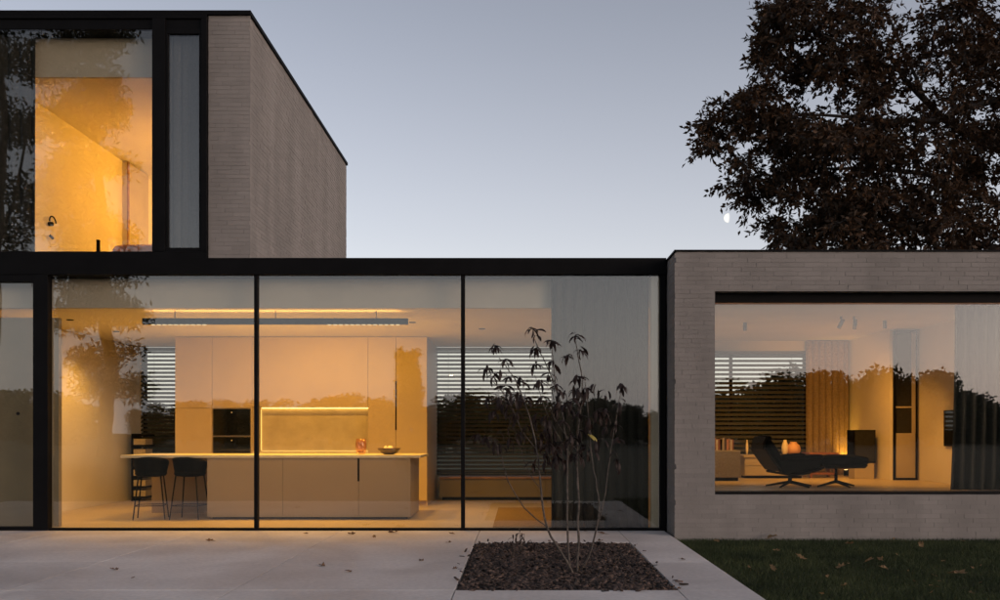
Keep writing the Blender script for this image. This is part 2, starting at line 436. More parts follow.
# pavilion window wall
f = MB()
f.box(-6.06, 1.88, -.04, .05, -.05, .028)                         # bottom rail
gw = f.build('window_wall', M['black'], house, bevel=.004)
for px, wd, dp in ((256.5, .045, .05), (463, .05, .05)):
    x = (px-520)*DIST/FPX
    box('mullion', M['black'], gw, x-wd/2, x+wd/2, -.035, dp, .029, 3.285, bevel=.003)
box('end_post', M['black'], gw, 1.80, 1.872, -.04, .05, .029, 3.285, bevel=.003)
xp = [-6.03, (256.5-520)*DIST/FPX, (463-520)*DIST/FPX, 1.80]
for a, b in zip(xp[:-1], xp[1:]):
    box('pane', M['glass'], gw, a+.015, b-.015, .0, .020, .02, 3.29)
# entrance panel at the far left
f = MB(); f.box(-6.25, -6.06, -.055, .06, -.05, 3.285); f.box(-9.5, -6.25, -.05, .05, -.05, .045); f.box(-9.5, -6.25, -.05, .05, 3.19, 3.284)
ed = f.build('entrance_door', M['black'], house, bevel=.004)
box('pane', M['glass'], ed, -9.5, -6.24, .0, .020, .04, 3.2)
lk = MB().tube([P(18, 413.5, 11.58), P(18, 413.5, 11.54)], .022, 12).build('lock', M['black'], ed)

part('end_wall', 'mortar', -9.75, -9.5, .0, 6.4, -.1, 6.63)
# upper storey
part('upper_floor', 'floor_up', -9.5, -3.78, .06, 6.3, 3.496, 3.60)
part('upper_ceiling', 'ceiling', -9.5, -3.78, .30, 6.3, 5.94, 6.0)
part('curtain_recess', 'plaster_shaded', -9.5, -3.78, .26, .30, 5.936, 6.62)
part('upper_wall', 'plaster', -7.0, -6.85, .36, 6.2, 3.6, 5.938)
part('upper_wall', 'plaster', -9.5, -3.78, 6.2, 6.42, 3.6, 6.62)
part('upper_wall', 'plaster', -3.80, -3.76, .30, 6.2, 3.6, 5.938)
part('upper_roof', 'coping', -9.5, -3.52, .05, 6.42, 6.45, 6.63)
f = MB(); f.box(-9.5, -3.465, -.025, .06, 6.632, 6.685); f.box(-3.56, -3.465, .06, 6.52, 6.632, 6.685)
f.build('roof_coping', M['coping'], house)
f = MB()
zb, zt = 3.497, 6.63
f.box(-9.5, -4.025, -.03, .06, zb, 3.585); f.box(-9.5, -4.025, .0, .06, 6.452, zt); f.box(-9.5, -4.025, -.03, .0, 6.58, zt)
f.box(-4.73, -4.56, -.035, .06, 3.586, 6.579); f.box(-4.10, -4.025, -.035, .06, 3.586, 6.579)
uw = f.build('upper_window', M['black'], house, bevel=.004)
box('pane', M['glass'], uw, -9.5, -4.72, .01, .030, 3.58, 6.46)
f = MB(); f.box(-4.558, -4.102, -.02, .05, 3.587, 3.635); f.box(-4.558, -4.102, -.02, .05, 6.385, 6.45); f.box(-4.558, -4.53, -.02, .05, 3.636, 6.384); f.box(-4.13, -4.102, -.02, .05, 3.636, 6.384)
sw = f.build('side_sash', M['black'], uw, bevel=.003)
MB().box(-4.535, -4.125, .005, .025, 3.63, 6.39).build('side_pane', M['glass'], uw)

# brick wing
part('living_floor', 'floor', 2.1, 7.7, -.45, 4.2, .36, .52)
part('living_ceiling', 'ceiling', 2.1, 7.7, -.36, 4.2, 2.868, 2.92)
part('living_wall', 'plaster', 2.05, 2.2, -.30, 4.2, .52, 2.867)
part('living_wall', 'plaster', 6.2, 7.7, .05, 4.2, .521, 2.866)
part('living_wall', 'plaster', 5.75, 6.2, 2.40, 4.2, .521, 2.866)
part('living_wall', 'plaster', 2.1, 5.75, 4.2, 4.45, 2.69, 3.30)
part('living_wall', 'plaster', 5.06, 5.75, 4.2, 4.45, .52, 2.688)
part('living_wall', 'plaster', 2.1, 5.06, 4.2, 4.45, .30, .60)
f = MB(); f.box(2.1, 5.06, 4.28, 4.34, .60, .66); f.box(2.1, 5.06, 4.28, 4.34, 2.63, 2.69); f.box(5.0, 5.06, 4.28, 4.34, .66, 2.63); f.box(3.7, 3.75, 4.28, 4.34, .66, 2.63)
lw = f.build('rear_window', M['black'], house)
box('pane', M['glass_back'], lw, 2.1, 5.01, 4.30, 4.32, .655, 2.635)
part('wing_roof', 'coping', 1.92, 8.0, -.60, 4.5, 3.28, 3.42)
f = MB(); f.box(1.876, 8.2, -.672, -.30, 3.454, 3.476); f.box(1.876, 2.2, -.30, 4.5, 3.454, 3.476)
f.build('roof_coping', M['coping'], house)
WX0, WX1, WZ0, WZ1 = 2.37, 7.3, .52, 2.974
f = MB(); f.box(WX0, WX1, -.50, -.40, 2.862, WZ1-.002); f.box(WX0, WX1, -.648, -.40, WZ0-.015, WZ0+.012); f.box(WX0, WX0+.012, -.50, -.40, WZ0+.013, 2.86)
ww = f.build('picture_window', M['black'], house, bevel=.003)
box('head_trim', M['wood'], ww, WX0+.013, WX1, -.475, -.42, 2.846, 2.861)
box('pane', M['glass'], ww, WX0+.006, WX1, -.46, -.44, WZ0+.005, 2.87)

# brickwork ---------------------------------------------------------
CH, BL, JT = .0545, .290, .0040
brick_wing = MB()
brick_wing.box(1.895, WX0, -.655, -.30, -.1, 3.453).box(WX0, WX1, -.655, -.30, -.1, WZ0-.016).box(WX0, WX1, -.655, -.36, WZ1, 3.453).box(WX1, 8.2, -.655, -.30, -.1, 3.453).box(1.895, 2.05, -.30, 4.5, -.1, 3.453)
wall_wing = brick_wing.build('brick_wall', M['mortar'], house)
wall_up = MB().box(-4.02, -3.495, .015, .30, 3.496, 6.632).box(-3.76, -3.495, .30, 6.5, 3.496, 6.632).build('brick_wall', M['mortar'], house)

def courses(u0, u1, z0, z1, hole=None, phase=0):
    """running-bond bricks (u0, u1, z0, z1) on a face, cut at the edges and round a hole"""
    out = []
    r = 0; z = z0
    while z + .02 < z1:
        zt_ = min(z + CH - JT, z1)
        spans = [(u0, u1)]
        if hole and z < hole[3] - .004 and zt_ > hole[2] + .004:
            if z < hole[2] or zt_ > hole[3]:
                pass
            spans = [(u0, hole[0]), (hole[1], u1)]
        st = u0 - ((r * .37 + phase) % 1.0) * BL
        for a, b in spans:
            k = math.floor((a - st) / BL)
            while st + k*BL < b - .012:
                p = max(st + k*BL, a); q = min(st + (k+1)*BL - JT, b)
                if q - p > .02: out.append((p, q, z, zt_))
                k += 1
        z += CH; r += 1
    return out
def bbox_front(mb, p, q, z0, z1, y):
    j = rnd.uniform(-.0015, .0015); i = len(mb.v)
    mb.v += [(p, y+j, z0), (q, y+j, z0), (q, y+j, z1), (p, y+j, z1), (p, y+.016, z0), (q, y+.016, z0), (q, y+.016, z1), (p, y+.016, z1)]
    mb.f += [(i, i+1, i+2, i+3), (i, i+4, i+5, i+1), (i+1, i+5, i+6, i+2), (i+2, i+6, i+7, i+3), (i+3, i+7, i+4, i)]
def bbox_side(mb, p, q, z0, z1, x, sgn):
    j = rnd.uniform(-.0015, .0015); i = len(mb.v); xa = x + j*sgn; xb = x - .016*sgn
    mb.v += [(xa, p, z0), (xa, q, z0), (xa, q, z1), (xa, p, z1), (xb, p, z0), (xb, q, z0), (xb, q, z1), (xb, p, z1)]
    fs = [(i, i+1, i+2, i+3), (i, i+4, i+5, i+1), (i+1, i+5, i+6, i+2), (i+2, i+6, i+7, i+3), (i+3, i+7, i+4, i)]
    mb.f += fs if sgn > 0 else [t[::-1] for t in fs]
front = courses(1.88, 8.2, -.055, 3.452, (WX0, WX1, WZ0-.016, WZ1))
full = [b for b in front if abs((b[1]-b[0]) - (BL-JT)) < 1e-4 and abs((b[3]-b[2])-(CH-JT)) < 1e-4 and b[1] < 5.75 and b[2] > -.01]
full.sort(key=lambda b: (b[0]-2.8)**2*.25 + (b[2]-.2)**2 if b[2] < .6 else 5 + b[0])
single = set(full[:300])
proto = MB(); 
h_, l_ = (CH-JT)/2, (BL-JT)/2
proto.v = [(-l_, 0, -h_), (l_, 0, -h_), (l_, 0, h_), (-l_, 0, h_), (-l_, .016, -h_), (l_, .016, -h_), (l_, .016, h_), (-l_, .016, h_)]
proto.f = [(0, 1, 2, 3), (0, 4, 5, 1), (1, 5, 6, 2), (2, 6, 7, 3), (3, 7, 4, 0)]
bme = bpy.data.meshes.new('brick'); bme.from_pydata(proto.v, [], proto.f); bme.materials.append(M['brick'])
hl = house.location
rest = MB()
for b in front:
    if b in single:
        o = link('brick', bme, None, wall_wing)
        o.location = Vector(((b[0]+b[1])/2, -.6580 + rnd.uniform(-.0015, .0015), (b[2]+b[3])/2)) - hl
    else:
        bbox_front(rest, *b, -.6580)
for b in courses(-.652, 0.0, -.055, 3.452, None, .4): bbox_side(rest, *b, 1.892, -1)
tag(rest.build('further_bricks', M['brick'], wall_wing), kind='stuff')
rest = MB()
for b in courses(-4.02, -3.48, 3.50, 6.63, None, .2): bbox_front(rest, *b, .012)
for b in courses(.018, 6.5, 3.50, 6.63, None, .6): bbox_side(rest, *b, -3.492, 1)
tag(rest.build('further_bricks', M['brick'], wall_up), kind='stuff')

# ------------------------------------------------------------------ lamps
def spot(parent, loc, target, power, size=100, blend=.6, radius=.04, col=(1, .51, .07)):
    l = bpy.data.lights.new('lamp_light', 'SPOT'); l.energy = power; l.spot_size = R(size); l.spot_blend = blend; l.shadow_soft_size = radius; l.color = col
    o = bpy.data.objects.new('lamp_light', l); COL.objects.link(o); o.parent = parent
    o.location = Vector(loc) - worldloc(parent)
    o.rotation_euler = (Vector(target)-Vector(loc)).to_track_quat('-Z', 'Y').to_euler()
    return o
def point(parent, loc, power, radius=.08, col=(1, .51, .07)):
    l = bpy.data.lights.new('lamp_light', 'POINT'); l.energy = power; l.shadow_soft_size = radius; l.color = col
    o = bpy.data.objects.new('lamp_light', l); COL.objects.link(o); o.parent = parent; o.location = Vector(loc) - worldloc(parent)
    return o

# linear track over the island
d = 12.15
x0, x1 = (143-520)*d/FPX, (408-520)*d/FPX
TY, TZ0, TZ1 = d-DIST, 2.715, 2.785
tr = thing('track_light', 'long dark linear ceiling light above the kitchen island', 'ceiling light', ((x0+x1)/2, TY, 2.899))
box('housing', M['black'], tr, x0, x1, TY-.03, TY+.03, TZ0, TZ1, bevel=.003)
box('up_light', M['led_up'], tr, x0+.1, x1-.1, TY-.02, TY+.02, TZ1+.0005, TZ1+.004)
for dy in (-.03, .026): box('lip', M['black'], tr, x0, x1, TY+dy, TY+dy+.004, TZ1, TZ1+.012)
for t in (.12, .5, .88):
    x = x0 + (x1-x0)*t; MB().tube([(x, TY, TZ1), (x, TY, 2.9)], .006, 6).build('hanger', M['black'], tr)
for k in range(44):
    t = (k+.5)/44
    x = x0 + .10 + (x1-x0-.2)*t
    if .22 < t < .70: continue
    box('lens', M['dot'], tr, x-.022, x+.022, TY-.02, TY+.02, TZ0-.008, TZ0-.0005)
for k in range(6):
    x = x0 + (x1-x0)*(k+.5)/6
    spot(tr, (x+.08, TY, TZ0-.025), (x+.08, 3.6, 1.2), 27, 96, .8, .05)

for k, (x, y) in enumerate(((-5.0, 1.78), (-4.15, 1.78), (-3.3, 1.78), (-2.45, 1.78), (-1.6, 1.78), (-6.55, 1.5), (-6.55, 3.0), (-.6, 2.6))):  # the left wall pair is added only to brighten that wall
    t = thing('ceiling_downlight', 'recessed ceiling downlight over the island, ' + ('nearest the bar stools', 'second from the bar stools', 'middle one of five', 'above the red vase', 'farthest from the bar stools', 'added to brighten the left wall, nearer the glass', 'added to brighten the left wall, deeper in', 'beside the wide blind')[k], 'downlight', (x, y, 2.899), 'kitchen downlights')
    MB().lathe([(.035, 0), (.05, 0), (.052, .008), (.035, .008)], (x, y, 2.89), 20).build('trim', M['black'], t)
    MB().lathe([(.005, 0), (.034, 0), (.034, .004)], (x, y, 2.8945), 16).build('lens', M['dot'], t)
    spot(t, (x, y, 2.86), (x - (.25 if k in (5, 6) else 0), y+.03, 0), (52, 52, 52, 52, 52, 34, 34, 26)[k], 118, .9, .04)

# kitchen ------------------------------------------------------------
CF, CB = 15.4-DIST, 5.69
kc = thing('kitchen_cabinet', 'tall beige wall of kitchen cabinets with lit niche', 'cabinet', (-3.75, CF, 0))
CX = lambda px: (px-520)*15.4/FPX
CZ = lambda py: EYE-(py-433)*15.4/FPX
xa, xb, xc, xd, xe, xf = CX(175), CX(212), CX(252), CX(368), CX(396), CX(427)
zs, zc = CZ(408), CZ(456)
top = 2.893
f = MB()
f.box(xa, xc, CF+.03, CB, .08, top); f.box(xd, xf-.02, CF+.03, CB, .08, top); f.box(xc, xd, CF+.03, CB, zs+.02, top); f.box(xc, xd, CF+.5, CB, .0, zs+.02); f.box(xc, xd, CF+.03, CF+.5, .08, .90)
f.box(xa, xf-.02, CF+.08, CF+.5, 0, .08)
f.build('carcass', M['cabinet'], kc)
g = .003
def door(x0, x1, z0, z1, name='door_panel'):
    return box(name, M['cabinet'], kc, x0+g, x1-g, CF, CF+.029, z0+g, z1-g, bevel=.0015)
door(xa, xb, zs, top); door(xb, xc, zs, top); door(xa, xb, .09, zs)
door(xb, xc, zc-.01-.55, zc-.012); door(xb, xc, .09, zc-.012-.55)
xm = (xc+xd)/2
door(xc, xd, zs+.02, top)
door(xc, xm, .09, .90); door(xm, xd, .09, .90)
e = door(xd, xe, .09, top); door(xe, xf, .09, top)
box('handle_groove', M['blackwood'], kc, xe-.012, xe+.012, CF-.004, CF+.02, CZ(430), CZ(381))
box('side_panel', M['cabinet'], kc, xf-.018, xf, CF+.03, CB, .0, top)
box('splashback', M['splash'], kc, xc+.02, xd-.02, CF+.48, CF+.499, .93, zs)
box('worktop', M['counter'], kc, xc+.002, xd-.002, CF+.005, CF+.48, .901, .93)
box('led_strip', M['led'], kc, xc+.04, xd-.03, CF+.43, CF+.47, zs+.006, zs+.019)
box('led_strip', M['led_soft'], kc, xc+.0215, xc+.028, CF+.45, CF+.475, .94, zs-.01)
box('led_strip', M['led_soft'], kc, xc+.04, xd-.03, CF+.46, CF+.475, .931, .937)
for nm, py0, py1, lab in (('built_in_oven', 408.5, 435.5, 'upper black glass oven set in beige cabinet wall'), ('built_in_oven', 436.5, 455, 'lower black glass warming oven set in beige cabinet wall')):
    z1_, z0_ = CZ(py0), CZ(py1)
    ov = thing(nm, lab, 'oven', ((xb+xc)/2, CF, z0_), 'ovens in the cabinet wall')
    box('oven_door', M['blackglass'], ov, xb+.02, xc-.03, CF-.006, CF+.028, z0_+.004, z1_-.004, bevel=.002)
    box('clock_display', M['egg'], ov, (xb+xc)/2-.012, (xb+xc)/2+.006, CF-.008, CF-.0062, z1_-.075, z1_-.055)
    box('trim', M['steel'], ov, xb+.02, xc-.03, CF-.008, CF+.02, z0_-.001, z0_+.003)

IF_ = 13.08-DIST
IX = lambda px, dd=13.08: (px-520)*dd/FPX
ki = thing('kitchen_island', 'long beige kitchen island with pale stone top', 'kitchen island', (-3, IF_, 0))
i0, i1, i2 = IX(207), IX(358.5), IX(410.5)
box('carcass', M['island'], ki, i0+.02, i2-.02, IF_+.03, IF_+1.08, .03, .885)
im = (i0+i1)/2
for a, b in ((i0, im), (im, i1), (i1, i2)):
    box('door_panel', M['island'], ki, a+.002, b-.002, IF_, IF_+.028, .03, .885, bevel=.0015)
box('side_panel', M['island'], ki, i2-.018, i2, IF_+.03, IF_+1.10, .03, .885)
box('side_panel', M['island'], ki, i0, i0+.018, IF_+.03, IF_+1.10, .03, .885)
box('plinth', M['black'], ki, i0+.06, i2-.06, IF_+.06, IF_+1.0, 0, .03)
box('handle_groove', M['blackwood'], ki, i1-.014, i1+.014, IF_-.003, IF_+.02, .55, .883)  # dark strip over the handle groove, its shadow put into the colour
box('end_panel', M['island'], ki, IX(207)-1.22, i0, IF_+1.02, IF_+1.08, .0, .885)
box('countertop', M['counter'], ki, IX(121), IX(420.5), IF_-.02, IF_+1.14, .89, .93, bevel=.003)

def stool(name, cx, cy_, rot, label):
    t = thing(name, label, 'bar stool', (cx, cy_, 0), 'bar stools at the kitchen island'); t.rotation_euler.z = rot
    # bucket shell: seat pan plus curved low back opening towards +y
    n, mseg = 22, 5; mb = MB()
    rows = []
    for k in range(n+1):
        a = math.pi + math.pi * (-.12 + 1.24 * k/n)              # round the back (y < 0)
        for_ = []
        s_ = abs(2*k/n-1)
        ztop = .905 - .11*s_**2.2
        for q in range(mseg+1):
            z = .655 + (ztop-.655)*q/mseg
            r = .20 + .035*q/mseg
            for_.append((math.cos(a)*r*1.05, math.sin(a)*r*.98, z))
        rows.append(for_)
    i0_ = 0
    for rr in rows: mb.v += rr
    inner = len(mb.v)
    for rr in rows: mb.v += [(x*.91, y*.91, z) for x, y, z in rr]
    W_ = mseg+1
    for k in range(n):
        for q in range(mseg):
            a = k*W_+q
            mb.f.append((a, a+W_, a+W_+1, a+1)); mb.f.append((inner+a, inner+a+1, inner+a+W_+1, inner+a+W_))
        a = k*W_+mseg; mb.f.append((a, a+W_, inner+a+W_, inner+a))
        a = k*W_; mb.f.append((a, inner+a, inner+a+W_, a+W_))
    for k in (0, n):
        for q in range(mseg):
            a = k*W_+q; mb.f.append((a, a+1, inner+a+1, inner+a))
    mb.build('backrest', M['blackleather'], t, True, local=True)
    MB().lathe([(.10, .615), (.20, .63), (.222, .66), (.215, .69), (.18, .70)], (0, 0, 0), 24).build('seat', M['blackleather'], t, True, local=True)
    for sx in (-1, 1):
        for sy in (-1, 1):
            MB().tube([(sx*.15, sy*.14, .63), (sx*.215, sy*.20, .0)], [.011, .009], 8).build('leg', M['black'], t, True, local=True)
    zf = .20; k = 1-zf/.63; ax, ay = .15+.065*k, .14+.06*k
    MB().tube([(-ax, -ay, zf), (ax, -ay, zf)], .007, 6).tube([(-ax, ay, zf), (ax, ay, zf)], .007, 6).tube([(-ax, -ay, zf), (-ax, ay, zf)], .007, 6).tube([(ax, -ay, zf), (ax, ay, zf)], .007, 6).build('footrest', M['black'], t, local=True)
    return t
stool('bar_stool', IX(150, 13.1), 13.1-DIST+.04, R(14), 'black bar stool at the open end of the island, left one')
stool('bar_stool', IX(189, 13.1), 13.1-DIST+.04, R(-4), 'black bar stool next to the island cabinet front, right one')

# glass vase and bowl on the counter
vc = P(361, 455, 13.5); vc.z = .9305
MB().lathe([(.04, 0), (.072, .02), (.085, .09), (.083, .17), (.074, .235), (.070, .235), (.079, .17), (.080, .09), (.066, .026), (.02, .022)], tuple(vc), 24).build('red_vase', M['redglass'], None, True)
tag(bpy.data.objects['red_vase'], 'small reddish glass vase on the island counter', 'vase')
pe = MB()
for k in range(5):
    a = k*2.4; r = .016*k**.5
    pe.lathe([(.004, 0), (.018, .008), (.022, .02), (.016, .034), (.004, .04)], (vc.x+math.cos(a)*r, vc.y+math.sin(a)*r, vc.z+.027), 10)
tag(pe.build('red_petals', M['redwood'], None, True), 'heap of red petals inside the glass vase', 'petals', kind='stuff')
bc = P(389, 455, 13.45); bc.z = .9305
tag(MB().lathe([(.06, 0), (.13, .03), (.175, .095), (.168, .097), (.12, .042), (.02, .02)], tuple(bc), 28).build('fruit_bowl', M['bowl'], None, True), 'shallow dark bowl holding eggs on the island counter', 'bowl')
for k, (dx, dy) in enumerate(((-.045, -.02), (.035, -.03), (0, .045))):
    tag(MB().lathe([(.004, 0), (.026, .012), (.034, .03), (.026, .055), (.006, .066)], (bc.x+dx, bc.y+dy, bc.z+.062), 14).build('egg', M['egg'], None, True),
        ['left pale egg in the dark bowl', 'right pale egg in the dark bowl', 'rearmost pale egg in the dark bowl'][k], 'egg', 'eggs in the bowl')

# shelf stack against the left of the rear window, and the window bench
sh = thing('wall_shelf', 'small dark shelf rack with pale boxes behind the bar stools', 'shelf', (P(145, 455, 16.8).x, 5.1, 0))
xs0, xs1 = P(138, 0, 16.8).x, P(151.5, 0, 16.8).x
for k in range(7):
    z = .05 + k*.19
    box('shelf_board', M['blackwood'], sh, xs0, xs1, 4.95, 5.35, z, z+.035)
    if k < 6: box('storage_box', M['paper'], sh, xs0+.015, xs1-.02, 4.97, 5.3, z+.0355, z+.145)
box('side_panel', M['blackwood'], sh, xs0-.02, xs0, 4.95, 5.35, 0, 1.24)
wb = thing('window_bench', 'low brown window bench below the blinds', 'bench', (-.2, 5.4, 0))
box('bench_top', M['wood'], wb, -1.5, 1.15, 5.12, 5.69, .40, .435)
box('bench_front', M['hall'], wb, -1.5, 1.15, 5.16, 5.68, .06, .399)
box('plinth', M['black'], wb, -1.45, 1.15, 5.20, 5.68, 0, .059)
rg = P(489, 508, 13.5)
tag(box('rug', M['rug'], None, -.36, 1.2, .35, 3.4, .001, .012), 'flat orange brown rug behind the curtain', 'rug')

# blinds ---------------------------------------------------------------
def blind(label, x0, x1, y, z0, z1, pitch=.078, sw=.062, tilt=50):
    t = thing('venetian_blind', label, 'blind', ((x0+x1)/2, y, z0), 'venetian blinds at the rear windows')
    box('headrail', M['slat'], t, x0, x1, y-.03, y+.03, z1-.05, z1)
    mb = MB(); c, s_ = math.cos(R(tilt))*sw/2, math.sin(R(tilt))*sw/2
    hx = (x1-x0)/2
    pr = [(-c, -s_), (-c*.3, -s_*.3+.005), (c*.3, s_*.3+.005), (c, s_)]
    for off in (0, -.0025):
        for yy, zz in pr: mb.v += [(-hx, yy, zz+off), (hx, yy, zz+off)]
    for k in range(3):
        a = 2*k; mb.f.append((a, a+1, a+3, a+2)); a += 8; mb.f.append((a, a+2, a+3, a+1))
    mb.f += [(0, 8, 9, 1), (6, 7, 15, 14)]
    me = bpy.data.meshes.new('slat'); me.from_pydata(mb.v, [], mb.f); me.materials.append(M['slat'])
    z = z1 - .09
    while z > z0 + .05:
        o = link('slat', me, None, t); o.location = Vector(((x0+x1)/2, y, z)) - t.location
        o.rotation_euler.x = rnd.gauss(0, .02); z -= pitch
    box('bottom_rail', M['slat'], t, x0, x1, y-.02, y+.02, z0, z0+.03)
    for xx in (x0+.25, x1-.25):
        MB().tube([(xx, y, z0+.02), (xx, y, z1-.03)], .003, 5).build('cord', M['slat'], t)
blind('dark venetian blind beside the bar stools', -7.25, -5.93, 5.62, .46, 2.885)
blind('wide dark venetian blind right of the kitchen cabinets', -1.62, 1.15, 5.62, .46, 2.885)
blind('dark venetian blind in the living room behind the lounge chair', 2.25, 5.0, 4.14, .62, 2.68)

# curtains ---------------------------------------------------------------
def curtain(name, label, x0, x1, y, z0, z1, amp, pitch, m, seed=0, flare=0.):
    r = random.Random(seed); nx = max(24, int((x1-x0)/pitch*10)); nz = 12
    ph = [r.uniform(0, 6) for _ in range(4)]
    mb = MB(); T = .004
    for side in (0, 1):
        for i in range(nx+1):
            u = i/nx; x = x0 + (x1-x0)*u
            for k in range(nz+1):
                v = k/nz; z = z0 + (z1-z0)*v
                a = 2*math.pi*(x-x0)/pitch + .9*math.sin(1.7*x+ph[0]) + .5*math.sin(5.1*x+ph[1]) + .25*math.sin(3*v+ph[2]+2*x)
                yy = y + amp*(math.sin(a)*(.85+.25*math.sin(2.3*x+ph[3])) + .22*math.sin(2*a+ph[1]))*(1-.25*v)
                xx = x + .25*amp*math.cos(a) - flare*(1-v)**2*(1-u)
                mb.v.append((xx, yy + (T if side else 0), z))
    S = (nx+1)*(nz+1); W_ = nz+1
    for i in range(nx):
        for k in range(nz):
            a = i*W_+k
            mb.f.append((a, a+W_, a+W_+1, a+1)); mb.f.append((S+a, S+a+1, S+a+W_+1, S+a+W_))
    for i in range(nx):
        a = i*W_; mb.f.append((a, S+a, S+a+W_, a+W_)); a += nz; mb.f.append((a, a+W_, S+a+W_, S+a))
    for k in range(nz):
        mb.f.append((k, k+1, S+k+1, S+k)); a = nx*W_+k; mb.f.append((a, S+a, S+a+1, a+1))
    c = mb.build(name, m, None, True)
    return tag(c, label, 'curtain')
curtain('curtain', 'grey full height curtain behind the right kitchen pane', .40, 1.69, .16, .012, 3.275, .038, .135, M['curtain_grey'], 3)
curtain('curtain', 'black curtain at the left of the upper window', -9.0, -6.33, .17, 3.61, 6.44, .03, .15, M['curtain_dark'], 5)
curtain('curtain', 'pale blue grey curtain behind the narrow upper window', -4.70, -3.95, .17, 3.61, 6.44, .025, .12, M['curtain_blue'], 6)
curtain('curtain', 'brown curtain in the living room beside the blind', 4.95, 5.70, 4.02, .535, 2.85, .035, .11, M['curtain_brown'], 8)
curtain('curtain', 'dark grey curtain at the right end of the living room window', 5.46, 7.25, -.28, .535, 2.86, .04, .14, M['curtain_grey'], 9, .06)

# ------------------------------------------------------------------ living room
LF = .52
def LP(px, py, dd): return P(px, py, dd)
def lounge(loc):
    t = thing('lounge_chair', 'black leather reclining lounge chair with swivel base', 'armchair', loc)
    S = 1/73.8
    def L(px, py): return ((px-790)*S, (488-py)*S)
    W_ = .40
    def shell(pts, th, name, m, y0=-W_, y1=W_):
        mb = MB(); n = len(pts)
        poly = []
        for k, (x, z) in enumerate(pts):
            a = Vector(pts[min(k+1, n-1)]) - Vector(pts[max(k-1, 0)]); a.normalize()
            poly.append((x - a.y*th/2, z + a.x*th/2))
        for k in range(n-1, -1, -1):
            x, z = pts[k]; a = Vector(pts[min(k+1, n-1)]) - Vector(pts[max(k-1, 0)]); a.normalize()
            poly.append((x + a.y*th/2, z - a.x*th/2))
        mb.prism(poly[::-1], y0, y1)
        return mb.build(name, m, t, bevel=.012, seg=2, local=True)
    shell([L(816, 466), L(806, 470), L(795, 473), L(783, 474), L(773, 472)], .03, 'seat_shell', M['blackwood'])
    shell([L(773, 470), L(767, 462), L(761, 453), L(757, 446)], .03, 'back_shell', M['blackwood'])
    shell([L(757, 448), L(757, 441), L(760, 434)], .03, 'head_shell', M['blackwood'], -.32, .32)
    c = lambda a: (a[0], 0, a[1])
    cushion('seat_cushion', M['blackleather'], t, (.54, .60, .15), c(L(797, 464)), R(-10), local=True)
    cushion('back_cushion', M['blackleather'], t, (.42, .60, .15), c(L(770, 452)), R(62), local=True)
    cushion('head_cushion', M['blackleather'], t, (.22, .56, .13), c(L(763, 441)), R(92), local=True)
    for s_ in (-1, 1):
        o = cushion('armrest', M['blackleather'], t, (.46, .11, .08), (L(797, 456)[0], s_*.37, L(797, 456)[1]), R(-6), local=True)
        MB().prism([L(775, 474), L(812, 466), L(812, 456), L(771, 458)], s_*.37-.02, s_*.37+.02).build('side_panel', M['blackleather'], t, bevel=.01, local=True)
    MB().tube([(0, 0, .05), (0, 0, .22)], [.028, .022], 12).build('post', M['black'], t, True, local=True)
    for k in range(5):
        a = 2*math.pi*k/5 + .25
        MB().tube([(0, 0, .075), (.33*math.cos(a), .33*math.sin(a), .012)], [.024, .012], 8).build('leg', M['black'], t, True, local=True)
    return t
cp = LP(790, 488, 12.2); cp.z = LF + .001
lc_ = lounge(cp); lc_.scale = (.97, .97, .93)
op = LP(836, 488, 12.2); op.z = LF + .001
ot = thing('ottoman', 'black leather ottoman in front of the lounge chair', 'ottoman', op)
S = 1/73.8
cushion('seat_cushion', M['blackleather'], ot, (.66, .58, .17), (.035, 0, .355), R(-1), local=True)
MB().prism([(-.27, .31), (.34, .31), (.30, .262), (-.22, .255)], -.27, .27).build('seat_shell', M['blackwood'], ot, bevel=.01, local=True)
MB().tube([(0, 0, .05), (0, 0, .26)], [.022, .018], 12).build('post', M['black'], ot, True, local=True)
for k in range(4):
    a = 2*math.pi*k/4 + .3
    MB().tube([(0, 0, .075), (.29*math.cos(a), .29*math.sin(a), .012)], [.022, .011], 8).build('leg', M['black'], ot, True, local=True)

# sideboard, cabinet and small things
sb = thing('sideboard', 'grey block sideboard at the left edge of the living room window', 'sideboard', (2.9, 2.3, LF))
box('body', M['greyfab'], sb, 2.35, 3.36, 2.1, 2.75, LF+.05, .985, bevel=.012)
box('plinth', M['black'], sb, 2.4, 3.33, 2.14, 2.7, LF, LF+.049)
lc = thing('low_cabinet', 'low pale cabinet behind the lounge chair', 'cabinet', (4.0, 3.0, LF))
box('carcass', M['beige'], lc, 3.62, 4.60, 2.92, 3.35, LF+.04, .85)
box('top', M['beige'], lc, 3.60, 4.62, 2.88, 3.37, .853, .895, bevel=.004)
for a, b in ((3.62, 4.11), (4.11, 4.60)):
    box('drawer_front', M['beige'], lc, a+.003, b-.003, 2.895, 2.918, LF+.05, .72); box('drawer_front', M['beige'], lc, a+.003, b-.003, 2.895, 2.918, .727, .845)
box('plinth', M['black'], lc, 3.66, 4.56, 2.97, 3.3, LF, LF+.04)
def pot(name, px, py0, py1, dd, w_, label, m, cat, zz):
    p = P(px, py1, dd); H = (py1-py0)*dd/FPX
    o = MB().lathe([(w_*.45, 0), (w_*.9, H*.2), (w_, H*.45), (w_*.8, H*.75), (w_*.45, H*.92), (w_*.5, H), (w_*.40, H), (w_*.38, H*.9)], (p.x, p.y, zz), 20).build(name, m, None, True)
    return tag(o, label, cat)
pot('ceramic_pot', 785, 439, 454, 14.65, .055, 'slim pale ceramic pot on the low cabinet', M['egg'], 'pot', .8955)
pot('ceramic_pot', 793.5, 441, 454, 14.65, .115, 'round peach ceramic pot on the low cabinet', M['peach'], 'pot', .8955)
